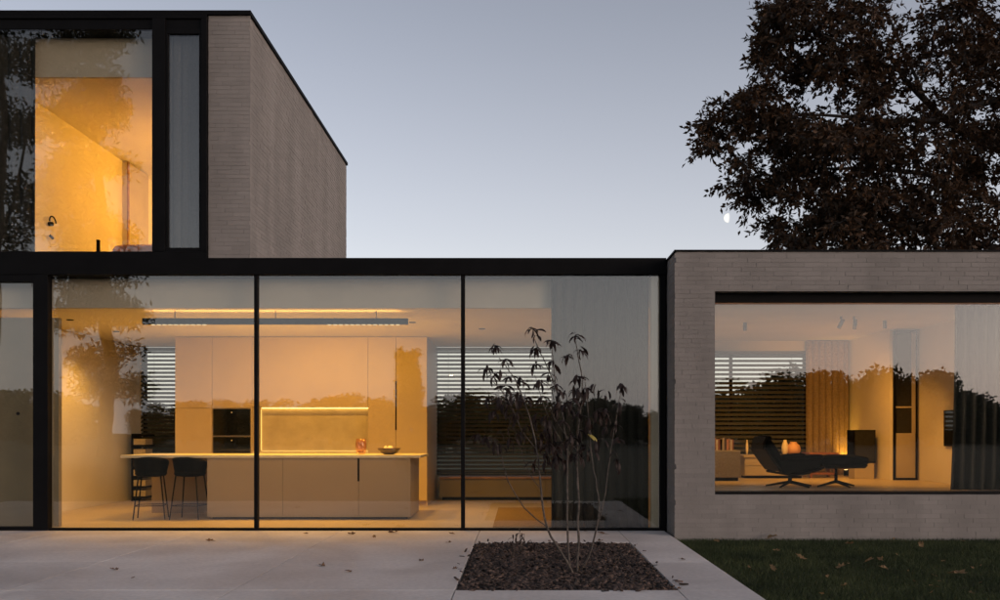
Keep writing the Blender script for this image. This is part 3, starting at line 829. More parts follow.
pot('orange_vase', 723, 439, 449, 14.0, .05, 'small orange vase on the grey sideboard', M['peach'], 'vase', .9855)
pot('candle_stick', 747, 440, 455, 14.6, .022, 'thin pale candlestick behind the lounge chair back', M['egg'], 'candlestick', .8955)
k = 0; x = 3.0
labs = ['dark brown', 'pale', 'reddish', 'black', 'tan', 'brown', 'dark red']
while x < 3.30:
    wb_ = rnd.uniform(.022, .042); hb = rnd.uniform(.15, .2)
    mm = [M['wood'], M['paper'], M['redwood'], M['blackwood'], M['beige'], M['bowl'], M['bedding']][k % 7]
    tag(box('book', mm, None, x, x+wb_-.002, 2.35, 2.50, .9855, .9855+hb), labs[k % 7] + (' book in the row on the grey sideboard, nearer the wall' if k < 7 else ' book in the row on the grey sideboard, at the lounge chair end'), 'book', 'books on the sideboard')
    x += wb_; k += 1
st = thing('side_table', 'low reddish wood side table behind the ottoman', 'side table', (4.97, 3.3, LF))
for a in (4.74, 5.14):
    for yy in (3.1, 3.45):
        box('leg', M['redwood'], st, a, a+.04, yy, yy+.04, LF, .90)
box('table_top', M['redwood'], st, 4.72, 5.20, 3.08, 3.51, .90, .93, bevel=.004)
box('shelf', M['redwood'], st, 4.781, 5.139, 3.11, 3.48, LF+.05, LF+.08)
box('rail', M['redwood'], st, 4.781, 5.139, 3.10, 3.12, LF+.16, LF+.2)
sp = thing('speaker', 'black square loudspeaker on a beige plinth', 'speaker', (5.46, 2.75, .77))
box('body', M['blackleather'], sp, 5.31, 5.66, 2.72, 3.02, .775, 1.30, bevel=.006)
box('grille', M['curtain_dark'], sp, 5.33, 5.64, 2.708, 2.719, .80, 1.28, bevel=.004)
pl = thing('plinth', 'beige plinth under the black loudspeaker', 'plinth', (5.46, 2.75, LF))
box('body', M['beige'], pl, 5.33, 5.64, 2.73, 3.0, LF, .774, bevel=.004)

# tall narrow glazed door in the return wall
td = thing('glazed_door', 'tall narrow glazed door with dark frame in the living room', 'door', (6.0, 2.38, LF))
dx0, dx1, dz1 = 5.80, 6.17, 2.845
f = MB(); f.box(dx0, dx0+.03, 2.36, 2.40, LF, dz1).box(dx1-.03, dx1, 2.36, 2.40, LF, dz1).box(dx0+.03, dx1-.03, 2.36, 2.40, dz1-.03, dz1).box(dx0+.03, dx1-.03, 2.36, 2.40, LF, LF+.035)
f.build('frame', M['black'], td)
box('lower_panel', M['beige'], td, dx0+.03, dx1-.03, 2.375, 2.399, LF+.035, 1.25)
box('pane', M['blackglass'], td, dx0+.045, dx1-.09, 2.372, 2.399, 1.25, dz1-.03)
box('stile', M['beige'], td, dx1-.09, dx1-.03, 2.37, 2.399, 1.25, dz1-.03)
box('glazing_bar', M['beige'], td, dx0+.031, dx1-.091, 2.364, 2.371, 1.64, 1.665)
tag(box('wall_panel', M['blackglass'], None, 6.165, 6.199, 1.05, 1.50, 1.06, 1.58, bevel=.003), 'dark framed panel on the wall beside the curtain', 'picture')

for k, px in enumerate((841, 854)):
    dd = 12.5; x = (px-520)*dd/FPX; y = dd-DIST
    lab = ('left', 'right')[k]
    t = thing('ceiling_spot', f'small grey cylinder spotlight on the living room ceiling, {lab} one of the pair', 'spotlight', (x, y, 2.867), 'living room ceiling spots')
    box('mount', M['steel'], t, x-.012, x+.012, y-.012, y+.012, 2.83, 2.867)
    a = Vector((x + (.02 if k else .03), y, 2.83)); b = a + Vector(((.01, .06, -.13) if k else (-.045, .05, -.12)))
    MB().tube([a, b], .028, 12).build('can', M['steel'], t, True)
    tgt = (5.55, 2.4, LF) if k else (5.1, 3.9, 1.0)
    ab = (b-a).normalized()
    spot(t, b + ab*.03, tgt, 34 if k else 44, 85, .7, .03, (1, .44, .07))
# further living room ceiling spots; the second is added to brighten the floor
for k, (x, y, tx, ty, pw) in enumerate(((3.3, 1.6, 3.4, 3.0, 50), (5.25, 1.35, 5.35, 1.5, 34))):
    t = thing('ceiling_spot', ('small grey ceiling spotlight above the sideboard', 'small grey ceiling spotlight added to brighten the floor before the glazed door')[k], 'spotlight', (x, y, 2.867), 'living room ceiling spots')
    MB().tube([(x, y, 2.867), (x, y, 2.75)], .028, 12).build('can', M['steel'], t, True)
    spot(t, (x, y, 2.72), (tx, ty, LF), pw, (110, 74)[k], .7, .03, (1, .47, .08))
fl = thing('floor_uplight', 'small floor uplight glowing in the corner by the brown curtain', 'lamp', (5.70, 3.6, LF))
MB().tube([(5.60, 3.86, LF), (5.60, 3.86, LF+.10)], .04, 12).build('can', M['black'], fl, True)
MB().tube([(5.60, 3.86, LF+.1005), (5.60, 3.86, LF+.105)], .03, 12).build('bulb', M['bulb'], fl)
spot(fl, (5.60, 3.86, LF+.13), (5.75, 4.15, 1.75), 14, 75, .8, .03)

# ------------------------------------------------------------------ upper room
wd = thing('wardrobe', 'full height pale wardrobe panel in the upper room', 'wardrobe', (-6.8, 4.2, 3.6))
box('body', M['plaster'], wd, -6.849, -6.76, 3.90, 4.72, 3.602, 5.925)
box('door_panel', M['beige'], wd, -6.759, -6.735, 3.93, 4.72, 3.62, 5.915, bevel=.003)
box('shadow_edge', M['wood'], wd, -6.759, -6.735, 3.88, 3.925, 3.602, 5.92)  # dark strip standing in for the shadow gap beside the panel
bd = thing('bed', 'bed with orange cover just above the upper window sill', 'bed', (-5.2, 2.4, 3.6))
box('bed_frame', M['wood'], bd, -6.06, -4.2, 1.5, 3.5, 3.64, 3.78)
cushion('bed_cover', M['bedding'], bd, (1.84, 1.98, .26), (-5.13, 2.5, 3.92), 0, .2)
MB().tube([(-6.12, 1.46, 3.601), (-6.12, 1.46, 4.05)], .028, 10).build('bed_post', M['blackwood'], bd, True)
MB().tube([(-4.2, 1.46, 3.601), (-4.2, 1.46, 3.9)], .028, 10).build('bed_post', M['blackwood'], bd, True)
for yy in (3.46,):
    for xx in (-6.12, -4.2): MB().tube([(xx, yy, 3.601), (xx, yy, 3.9)], .028, 10).build('bed_post', M['blackwood'], bd, True)
# wall hook on the side wall
hk = thing('wall_hook', 'small dark curled wall hook on the upper room wall', 'hook', (-6.83, 1.2, 4.4))
dd = 6.83*900/(520-50); zc_ = EYE+(433-222)*dd/FPX; y_ = dd-DIST
pts = [(-6.80, y_ + .11*math.cos(a)*(1-.12*a), zc_ + .10*math.sin(a)*(1-.12*a)) for a in [k*.35 for k in range(18)]]
MB().tube(pts, .011, 6).build('curl', M['black'], hk, True)
MB().tube([(-6.849, y_, zc_-.03), (-6.79, y_, zc_-.03)], .03, 10).build('mount', M['black'], hk, True)
MB().tube([(-6.82, y_-.03, zc_-.20), (-6.80, y_+.03, zc_-.24)], .018, 8).build('knob', M['black'], hk, True)
LX, LY, LZ = -4.25, 3.1, 5.2
pdl = thing('pendant_lamp', 'glowing globe pendant in the upper room hidden beside the window post', 'lamp', (LX, LY, LZ))
MB().tube([(LX, LY, LZ+.10), (LX, LY, 5.935)], .006, 6).build('cord', M['black'], pdl)
MB().lathe([(.01, -.12), (.085, -.085), (.12, 0), (.085, .085), (.03, .12)], (LX, LY, LZ), 20).build('globe', M['bulb'], pdl, True)
point(pdl, (LX, LY+.2, LZ), 56, .06)
# second lamp deeper in the room, behind the wardrobe panel
bl = thing('wall_lamp', 'bright wall lamp at the back of the upper room', 'lamp', (-5.5, 6.1, 5.0))
box('back_plate', M['black'], bl, -5.56, -5.44, 6.17, 6.199, 4.9, 5.1)
MB().lathe([(.05, -.08), (.06, .08)], (-5.5, 6.10, 5.0), 16).build('shade', M['bulb'], bl, True)
point(bl, (-5.5, 5.98, 5.0), 14, .05)

# ------------------------------------------------------------------ trees
def leaf_arrays(pos, L, W, droop=0.0, n_axis=None, fold=.25):
    """one folded diamond leaf (two triangles) at each position"""
    n = len(pos)
    d = rng.normal(size=(n, 3)) if n_axis is None else n_axis.copy(); d[:, 2] -= droop
    d /= np.linalg.norm(d, axis=1)[:, None]
    q = rng.normal(size=(n, 3)); s_ = np.cross(d, q); s_ /= np.linalg.norm(s_, axis=1)[:, None]
    u = np.cross(s_, d)
    l = (L*rng.uniform(.7, 1.25, n))[:, None]; w_ = (W*rng.uniform(.7, 1.25, n))[:, None]
    b = pos; t = pos + d*l
    m = pos + d*l*.45
    V = np.stack([b, m + s_*w_*.5 + u*w_*fold, t, m - s_*w_*.5 + u*w_*fold], 1).reshape(-1, 3)
    i = (np.arange(n)*4)[:, None]
    F = np.concatenate([i + np.array([[0, 1, 2]]), i + np.array([[0, 2, 3]])], 1).reshape(-1, 3)
    return V, F

def grow(limbs, clumps, tw=.010, wander=.10):
    """wood: limbs are lists of (Vector, radius); every clump centre is joined to the nearest wood by a bent twig"""
    mb = MB(); N = []; Rr = []
    for lim in limbs:
        pts = [Vector(p) for p, r in lim]; rs = [r for p, r in lim]
        fine, fr = [], []
        for k in range(len(pts)-1):
            for j in range(4):
                t = j/4; fine.append(pts[k].lerp(pts[k+1], t)); fr.append(rs[k]+(rs[k+1]-rs[k])*t)
        fine.append(pts[-1]); fr.append(rs[-1])
        j_ = [p + Vector((rnd.gauss(0, 1), rnd.gauss(0, 1), rnd.gauss(0, .6)))*r*.35 for p, r in zip(fine, fr)]
        mb.tube(j_, fr, 7); N += [tuple(p) for p in j_]; Rr += fr
    N = np.array(N); Rr = np.array(Rr)
    left = list(range(len(clumps))); C = np.array(clumps)
    dist = np.array([np.min(np.linalg.norm(N - c, axis=1)) for c in C])
    for k in np.argsort(dist):
        c = C[k]; dd = np.linalg.norm(N - c, axis=1) ; i = int(np.argmin(dd)); L = dd[i]
        if L < .05: continue
        a = Vector(N[i]); b = Vector(c); r0 = min(Rr[i]*.65, tw + L*.012)
        mid = a.lerp(b, .4) + Vector((rnd.gauss(0, 1), rnd.gauss(0, 1), rnd.gauss(0, 1) + .5))*L*wander
        m2 = a.lerp(b, .75) + Vector((rnd.gauss(0, 1), rnd.gauss(0, 1), rnd.gauss(0, 1)))*L*wander*.7
        pts = [a, mid, m2, b]; rs = [r0, r0*.75, r0*.55, max(r0*.3, .004)]
        mb.tube(pts, rs, 5, cap=False)
        N = np.concatenate([N, np.array([mid, m2, b, a.lerp(mid, .5)])]); Rr = np.concatenate([Rr, np.array([rs[1], rs[2], rs[3], rs[0]])])
    return mb

def make_tree(name, label, loc, limbs, clumps, crad, per, L, W, leaf, group=None, flat=.7, cat='tree', bark='bark', spray=0):
    t = thing(name, label, cat, loc, group)
    C = np.array([tuple(c) for c in clumps])
    mb = grow(limbs, C)
    if spray:
        PP, DD = [], []
        for c in C:
            out_ = c - C.mean(0); out_ /= np.linalg.norm(out_) + 1e-6
            for q in range(spray):
                dv = rng.normal(size=3)*np.array([1, 1, .6]) + out_*.35; dv /= np.linalg.norm(dv)
                ln = crad*rng.uniform(.55, 1.15); e_ = c + dv*ln; mid = c + dv*ln*.5 + np.array([0, 0, .06*ln]); e_ = e_ - np.array([0, 0, .18*ln])
                mb.tube([tuple(c), tuple(mid), tuple(e_)], [.010, .007, .003], 3, cap=False)
                k_ = per//spray
                tt = rng.uniform(.25, 1.05, k_)[:, None]
                base = np.where(tt < .5, c + (mid-c)*tt*2, mid + (e_-mid)*(tt*2-1)) + rng.normal(size=(k_, 3))*.05
                PP.append(base); DD.append(dv*.7 + rng.normal(size=(k_, 3))*.55 - np.array([0, 0, .35]))
        PP = np.concatenate(PP); DD = np.concatenate(DD)
    mb.build('trunk', M[bark], t, True)
    if spray:
        V, F = leaf_arrays(PP, L, W, 0, DD)
        link('crown', np_mesh('crown', V - np.array(loc), F, M[leaf]), None, t)
        return t
    n = len(C)*per
    g_ = rng.normal(size=(n, 3)); g_ /= np.maximum(1, np.linalg.norm(g_, axis=1)/1.9)[:, None]
    P_ = np.repeat(C, per, 0) + g_*np.array([crad, crad, crad*flat])*.55
    V, F = leaf_arrays(P_, L, W, .35)
    link('crown', np_mesh('crown', V - np.array(loc), F, M[leaf]), None, t)
    return t

def ell(cx, cy_, rx, ry, n, d0, dr):
    out = []
    while len(out) < n:
        a, b, c = rng.uniform(-1, 1, 3)
        if a*a+b*b+c*c > 1: continue
        out.append(P(cx+a*rx, cy_+b*ry, d0+c*dr))
    return out

# the big oak behind the wing
D0 = 30.0
oak = []
for e_ in ((738, 124, 30, 22, 15), (716, 140, 14, 14, 6), (768, 100, 22, 18, 10), (800, 55, 40, 30, 22), (785, 15, 22, 22, 12), (775, 52, 16, 16, 6), (830, 15, 60, 30, 26),
           (850, 80, 55, 35, 28), (800, 130, 42, 18, 16), (760, 178, 34, 28, 16), (748, 196, 12, 10, 4), (808, 150, 40, 20, 16), (850, 140, 60, 26, 24), (815, 200, 55, 34, 26),
           (790, 238, 30, 22, 13), (870, 195, 60, 34, 30), (860, 235, 80, 26, 32), (930, 50, 70, 60, 44), (930, 150, 70, 45, 40), (950, 215, 70, 40, 44),
           (1000, 110, 60, 90, 50), (1050, 20, 80, 90, 36), (960, -70, 140, 80, 44), (1110, 140, 100, 110, 50), (1130, -30, 110, 110, 36), (1190, 110, 80, 120, 28), (980, 290, 120, 50, 30)):
    oak += ell(*e_[:4], e_[4], D0, 1.2 + e_[2]*.045)
Q = lambda px, py, dd=0: P(px, py, D0+dd)
TB = Q(1085, 470)
oak_limbs = [
    [(Vector((TB.x, TB.y, -.1)), .55), (Q(1082, 380), .46), (Q(1075, 260), .42), (Q(1060, 160), .36), (Q(1050, 60), .28), (Q(1040, -60), .14)],
    [(Q(1066, 200), .26), (Q(1030, 160, .5), .22), (Q(985, 142, .8), .19), (Q(958, 130, .6), .17), (Q(925, 100, .2), .14), (Q(899, 71), .11), (Q(853, 48, -.4), .075), (Q(823, 35, -.5), .04), (Q(790, 15, -.6), .02)],
    [(Q(1058, 130), .2), (Q(1000, 100, -.6), .16), (Q(966, 108, -.8), .13), (Q(936, 121, -.8), .11), (Q(888, 121, -.6), .085), (Q(823, 115, -.2), .06), (Q(780, 116), .035), (Q(735, 128, .1), .012)],
    [(Q(1072, 240), .2), (Q(1000, 205, 1), .16), (Q(923, 173, 1), .11), (Q(866, 169, .8), .08), (Q(810, 169, .5), .05), (Q(775, 178, .2), .02)],
    [(Q(1074, 260), .18), (Q(980, 245, -1), .13), (Q(900, 225, -1.2), .09), (Q(840, 222, -1), .05), (Q(800, 235, -.8), .02)],
    [(Q(1052, 80), .2), (Q(1000, 30, .6), .14), (Q(950, -10, .9), .10), (Q(900, -40, .9), .05)],
    [(Q(1058, 140), .2), (Q(1120, 70, .8), .14), (Q(1180, 10, 1.2), .06)],
    [(Q(1070, 220), .2), (Q(1130, 170, -.8), .13), (Q(1200, 120, -1.4), .05)],
    [(Q(925, 100, .2), .08), (Q(890, 20, .5), .05), (Q(860, -10, .6), .02)],
]
oak_limbs = [oak_limbs[0]] + [[(p, r*.8) for p, r in l] for l in oak_limbs[1:]]
make_tree('oak_tree', 'large dark brown leaved oak tree rising behind the brick wing', (TB.x, TB.y, 0), oak_limbs, oak, .82, 108, .225, .098, 'oakleaf', spray=8)

# tall trees behind the photographer, seen mirrored in the glass (pixels of the mirrored view)
def mir(px, py, d):
    p = P(px, py, d); p.y = -p.y; return p
def mell(cx, cy_, rx, ry, n, d0, dr):
    out = []
    for p in ell(cx, cy_, rx, ry, n, d0, dr):
        out.append(Vector((p.x, -p.y, p.z)))
    return out
D1 = 46.0
cl = []
for e_ in ((90, 40, 38, 14, 14), (60, 62, 40, 20, 16), (95, 85, 30, 18, 12), (70, 120, 40, 22, 20), (112, 120, 14, 16, 6), (85, 165, 40, 22, 18), (60, 205, 40, 22, 18), (95, 235, 35, 18, 12),
           (85, 275, 45, 16, 14), (100, 305, 34, 13, 16), (75, 318, 16, 8, 5), (128, 318, 14, 8, 4), (86, 360, 10, 9, 5), (95, 385, 16, 10, 5), (134, 385, 10, 7, 4), (126, 350, 8, 6, 2),
           (80, 0, 40, 25, 14), (95, -40, 30, 25, 10)):
    cl += mell(*e_[:4], e_[4], D1, 1.2 + e_[2]*.03)
b = mir(106, 460, D1)
lim = [[(Vector((b.x, b.y, -.1)), .42), (mir(107, 400, D1), .36), (mir(107, 330, D1), .31), (mir(102, 250, D1), .27), (mir(96, 150, D1), .2), (mir(92, 50, D1), .12), (mir(94, -50, D1), .04)],
       [(mir(106, 392, D1), .08), (mir(120, 388, D1+.5), .05), (mir(136, 386, D1+.8), .02)], [(mir(103, 260, D1), .12), (mir(80, 225, D1-.6), .08), (mir(55, 205, D1-1), .03)], [(mir(98, 180, D1), .12), (mir(75, 130, D1+1), .08), (mir(55, 100, D1+1.5), .03)]]
make_tree('pine_tree', 'tall tree mirrored in the left panes of the house', (b.x, b.y, 0), lim, cl, .95, 120, .34, .12, 'greenleaf')
cl = []
for e_ in ((5, 60, 28, 30, 14), (-25, 110, 40, 40, 20), (22, 130, 16, 25, 8), (10, 185, 26, 24, 10), (-35, 200, 40, 40, 18), (-10, 10, 40, 30, 14), (-15, -50, 40, 30, 12), (15, 235, 22, 18, 8)):
    cl += mell(*e_[:4], e_[4], 40.0, 1.2 + e_[2]*.03)
b = mir(-12, 470, 40)
lim = [[(Vector((b.x, b.y, -.1)), .35), (mir(-8, 300, 40), .28), (mir(0, 200, 40), .2), (mir(2, 100, 40), .14), (mir(-5, -40, 40), .04)],
       [(mir(-4, 250, 40), .12), (mir(18, 190, 40.5), .08), (mir(30, 110, 41), .03)]]
make_tree('leafy_tree', 'tall leafy tree mirrored in the dark curtain pane upstairs', (b.x, b.y, 0), lim, cl, .8, 60, .28, .11, 'greenleaf')
# columnar clipped tree mirrored in the right cabinet doors
cl = []
D2 = 30.0
for cx_, y0_ in ((400.5, 353), (406.5, 356), (413, 353), (416.5, 372)):
    for yy in np.arange(y0_, 462, 4.0):
        for q in range(2): cl.append(mir(cx_ + rnd.gauss(0, 1.2) + (yy-350)*.03*(cx_ > 408), yy, D2 + rnd.gauss(0, .12)))
b = mir(408, 468, D2)
make_tree('columnar_tree', 'slim columnar clipped tree mirrored in the kitchen cabinet doors', (b.x, b.y, 0), [[(Vector((b.x, b.y, -.1)), .07), (mir(408, 420, D2), .06), (mir(407, 352, D2), .02)]], cl, .16, 45, .10, .06, 'greenleaf', flat=1.2)

# tree rows far off: behind the photographer (mirrored) and behind the house (through the blinds)
def variant(seed, H, Rw, low):
    r = np.random.default_rng(seed); out = []
    while len(out) < 85:
        a = r.uniform(-1, 1, 3)
        if (a**2).sum() > 1: continue
        z = low + (H-low)*(a[2]*.5+.5)
        out.append(Vector((a[0]*Rw, a[1]*Rw, z)))
    lim = [[(Vector((0, 0, -.1)), .22), (Vector((.1, 0, H*.4)), .16), (Vector((0, .1, H*.85)), .05)]]
    return lim, out
protos = []
for k, (H, Rw, low) in enumerate(((7.5, 2.7, .1), (6.3, 3.0, .1), (8.4, 2.2, .2), (5.2, 2.6, .0))):
    lim, cl = variant(20+k, H, Rw, low)
    protos.append((make_tree('far_tree', 'far', (0, 0, 0), lim, cl, .85, 62, .46, .28, 'greenleaf', 'x'), H))
used = [False]*4
def plant_far(k, x, y, H, rot, label, group, wid=1.0):
    t, h0 = protos[k]
    if used[k]: t = copy_tree(t)
    used[k] = True
    s_ = H/h0
    t.location = (x, y, -.02); t.scale = (s_*wid, s_*wid, s_); t.rotation_euler.z = rot
    tag(t, label, 'tree', group)
GR, GL = 'trees of the far row mirrored in the glass', 'tree of the dark far row mirrored in the glass'
# (mirrored pixel, top row of that tree)
prof = [(-40, 395), (-5, 392), (30, 388), (62, 398), (150, 405), (185, 402), (222, 398), (255, 404), (290, 400), (330, 398), (352, 392), (378, 402), (440, 398), (475, 392), (505, 398), (535, 402),
        (570, 400), (600, 399), (628, 402), (655, 414), (690, 392), (722, 382), (750, 386), (778, 380), (806, 377), (832, 373), (858, 378), (884, 374), (908, 377), (932, 374), (952, 380), (972, 398), (995, 417), (1020, 412), (1050, 405)]
for i, (px, py) in enumerate(prof):
    d = 100 + rnd.uniform(-8, 10)
    pl_ = -.9 if px > 672 else 0
    p = mir(px, py, d)
    plant_far(i % 4, p.x, p.y + pl_, p.z, rnd.uniform(0, 6), GL, GR, rnd.uniform(.9, 1.25) * 7/max(p.z, 5))
GR2, GL2 = 'trees behind the house seen through the blinds', 'tree seen dark through the blinds behind the house'
for i, (px, py) in enumerate(((115, 405), (150, 400), (180, 412), (430, 402), (456, 396), (480, 404), (508, 398), (535, 402), (565, 400), (700, 392), (722, 398), (745, 390), (768, 386), (790, 378), (806, 372), (825, 380))):
    d = 58 + rnd.uniform(-5, 5); p = P(px, py, d)
    plant_far((i+1) % 4, p.x, p.y, p.z, rnd.uniform(0, 6), GL2, GR2, 1.25)

# ------------------------------------------------------------------ shrub in the bed
SD = 8.09
sbp = P(576, 572, SD); sbp.z = -.03
shb = thing('shrub', 'thin multi stemmed shrub with wilted drooping leaves in the planting bed', 'shrub', sbp)
def stem(pts, r0, r1, dd=None):
    n = len(pts); mb = MB(); out = []
    for k, (px, py) in enumerate(pts):
        t = k/(n-1); q = P(px, py, SD + (dd or 0)*t)
        out.append(q)
    fine = []
    for k in range(n-1):
        p0 = out[max(k-1, 0)]; p1, p2 = out[k], out[k+1]; p3 = out[min(k+2, n-1)]
        for j in range(4):
            t = j/4
            fine.append(.5*((2*p1) + (p2-p0)*t + (2*p0-5*p1+4*p2-p3)*t*t + (3*p1-p0-3*p2+p3)*t**3))
    fine.append(out[-1])
    N_ = len(fine)
    fine = [p + Vector((rnd.gauss(0, .003), rnd.gauss(0, .003), 0)) for p in fine]
    if fine[0].z < .03: fine[0].z = -.05
    mb.tube(fine, [r0+(r1-r0)*k/(N_-1) for k in range(N_)], 7)
    mb.build('stem', M['stem'], shb, True)
    return fine
stem([(573, 573), (567, 562), (547, 527), (541, 490), (537, 450), (527, 410), (514, 378), (499, 358)], .0125, .003, -.25)
stem([(547, 527), (525, 508), (508, 480), (502, 458), (494, 438)], .006, .003, -.1)
stem([(537, 450), (522, 430), (508, 400), (490, 378)], .005, .003, -.2)
stem([(570, 573), (568, 540), (567, 500), (567, 450), (562, 410), (553, 380), (540, 352), (533, 337)], .0105, .003, .1)
stem([(577, 573), (578, 540), (578, 500), (577, 450), (580, 410), (582, 380), (577, 350), (575, 340)], .0125, .003, .2)
stem([(580, 573), (588, 558), (595, 535), (599, 505), (594, 470), (590, 440), (588, 410), (584, 375)], .0105, .003, -.15)
stem([(595, 535), (604, 500), (608, 470), (614, 430), (619, 405), (621, 392)], .006, .003, .15)
stem([(562, 410), (556, 385), (553, 362), (552, 346)], .005, .003, .1)
stem([(567, 450), (552, 425), (540, 395), (535, 375)], .005, .003, -.1)
stem([(577, 450), (562, 430), (550, 410), (543, 395)], .004, .002, -.2)
stem([(541, 490), (528, 470), (520, 445), (513, 425)], .004, .002, .15)
stem([(580, 410), (586, 392), (592, 385)], .004, .002, .1)
# leaf: long pointed, arched downwards
lm = MB(); LN = 7
for k in range(LN):
    t = k/(LN-1); w_ = .0135*math.sin(math.pi*min(1, t*.93+.05))**.8 + .0006
    x = .115*(t - .28*t*t*t); z = -.065*t*t
    lm.v += [(x, -w_, z-w_*.25), (x, 0, z+w_*.25), (x, w_, z-w_*.25)]
for k in range(LN-1):
    a = 3*k; lm.f += [(a, a+3, a+4, a+1), (a+1, a+4, a+5, a+2)]
leaf_me = bpy.data.meshes.new('leaf'); leaf_me.from_pydata(lm.v, [], lm.f); leaf_me.materials.append(M['shrubleaf'])
leaf_me.polygons.foreach_set('use_smooth', [True]*len(leaf_me.polygons))
cl = []
for x, y, n_ in ((233, 75, 9), (246, 100, 4), (93, 140, 9), (60, 222, 9), (88, 250, 4), (140, 195, 8), (115, 235, 3), (245, 148, 8), (245, 205, 7), (310, 122, 9), (315, 205, 7), (370, 178, 8), (395, 98, 10), (415, 155, 8), (148, 250, 6),
                 (135, 295, 9), (190, 262, 8), (262, 272, 9), (405, 255, 8), (298, 245, 5), (60, 340, 8), (115, 350, 8), (570, 288, 8), (440, 302, 8), (400, 305, 7), (160, 320, 5), (270, 330, 6), (215, 340, 5),
                 (380, 345, 6), (350, 360, 6), (330, 290, 5), (60, 480, 8), (25, 470, 6), (95, 500, 5), (410, 390, 5), (355, 420, 5), (545, 440, 4), (555, 490, 4), (505, 375, 4), (175, 395, 3), (250, 400, 4), (355, 490, 4), (415, 505, 4), (360, 545, 3), (414, 540, 3), (290, 440, 3), (410, 450, 4)):
    cl.append((x/3.753+470, y/3.753+310, n_))
for px, py, n_ in cl[:40]:
    c = P(px, py, SD + rnd.uniform(-.22, .22))
    a0 = rnd.uniform(0, 6)
    for k in range(n_):
        o = link('leaf', leaf_me, None, shb)
        o.location = c + Vector((rnd.gauss(0, .010), rnd.gauss(0, .012), rnd.gauss(.012, .012))) - shb.location
        o.rotation_euler = (rnd.gauss(0, .3), rnd.uniform(-.35, .75), a0 + 2*math.pi*k/n_ + rnd.gauss(0, .3))
        s_ = rnd.uniform(.72, 1.12); o.scale = (s_, s_*rnd.uniform(.8, 1.15), s_)
more = MB()
lv = [Vector(v) for v in lm.v]
for px, py, n_ in cl[40:] + [(rnd.gauss(566, 26), rnd.uniform(385, 462), rnd.choice((2, 3, 4))) for _ in range(58)] + [(rnd.gauss(512, 14), rnd.uniform(395, 445), rnd.choice((2, 3, 5))) for _ in range(16)] + [(rnd.gauss(608, 8), rnd.uniform(405, 450), 3) for _ in range(6)]:
    c = P(px, py, SD + rnd.uniform(-.25, .25)); a0 = rnd.uniform(0, 6)
    for k in range(n_):
        s_ = rnd.uniform(.7, 1.2)
        mt = Matrix.Translation(c + Vector((rnd.gauss(0, .014), rnd.gauss(0, .014), rnd.gauss(0, .016)))) @ Matrix.Rotation(a0 + 2*math.pi*k/n_ + rnd.gauss(0, .4), 4, 'Z') @ Matrix.Rotation(rnd.uniform(-.2, 1.2), 4, 'Y') @ Matrix.Scale(s_, 4)
        i = len(more.v); more.v += [tuple(mt @ v) for v in lv]; more.f += [tuple(i+j for j in f_) for f_ in lm.f]
tag(more.build('further_leaves', M['shrubleaf'], shb, True), kind='stuff')
yl_me = leaf_me.copy(); yl_me.materials.clear(); yl_me.materials.append(M['yellowleaf'])
for q, (px, py) in enumerate(((588, 434),)):
    o = link('leaf', yl_me, None, shb); o.location = P(px, py, SD-.1) - shb.location; o.rotation_euler = (.5, .35, -.5); o.scale = (1.2, 1.5, 1)
    tag(o, 'single yellow green leaf')
# low sprigs at the back of the bed
def sprig(px, py, d, label, n=9, h=.22):
    b = P(px, py, d); b.z = -.02
    t = thing('seedling', label, 'plant', b, 'small plants in the planting bed')
    for j in range(3):
        a = rnd.uniform(0, 6); top_ = b + Vector((math.cos(a)*.05, math.sin(a)*.05, h*rnd.uniform(.7, 1.1)))
        MB().tube([b, b.lerp(top_, .5) + Vector((.01, 0, 0)), top_], [.004, .003, .002], 5).build('stem', M['stem'], t, True)
        for k in range(n//3):
            o = link('leaf', leaf_me, None, t); o.location = b.lerp(top_, .45 + .55*(k+1)/(n//3)) - t.location
            o.rotation_euler = (0, rnd.uniform(-.2, .7), rnd.uniform(0, 6)); s_ = rnd.uniform(.5, .8); o.scale = (s_, s_, s_)
sprig(512, 558, 9.1, 'small leafy seedling at the left rear of the planting bed', 12, .24)
sprig(520, 556, 9.4, 'thin taller seedling beside the first at the bed rear', 9, .26)
sprig(533, 553, 9.6, 'low spreading seedling nearest the shrub stems', 12, .14)

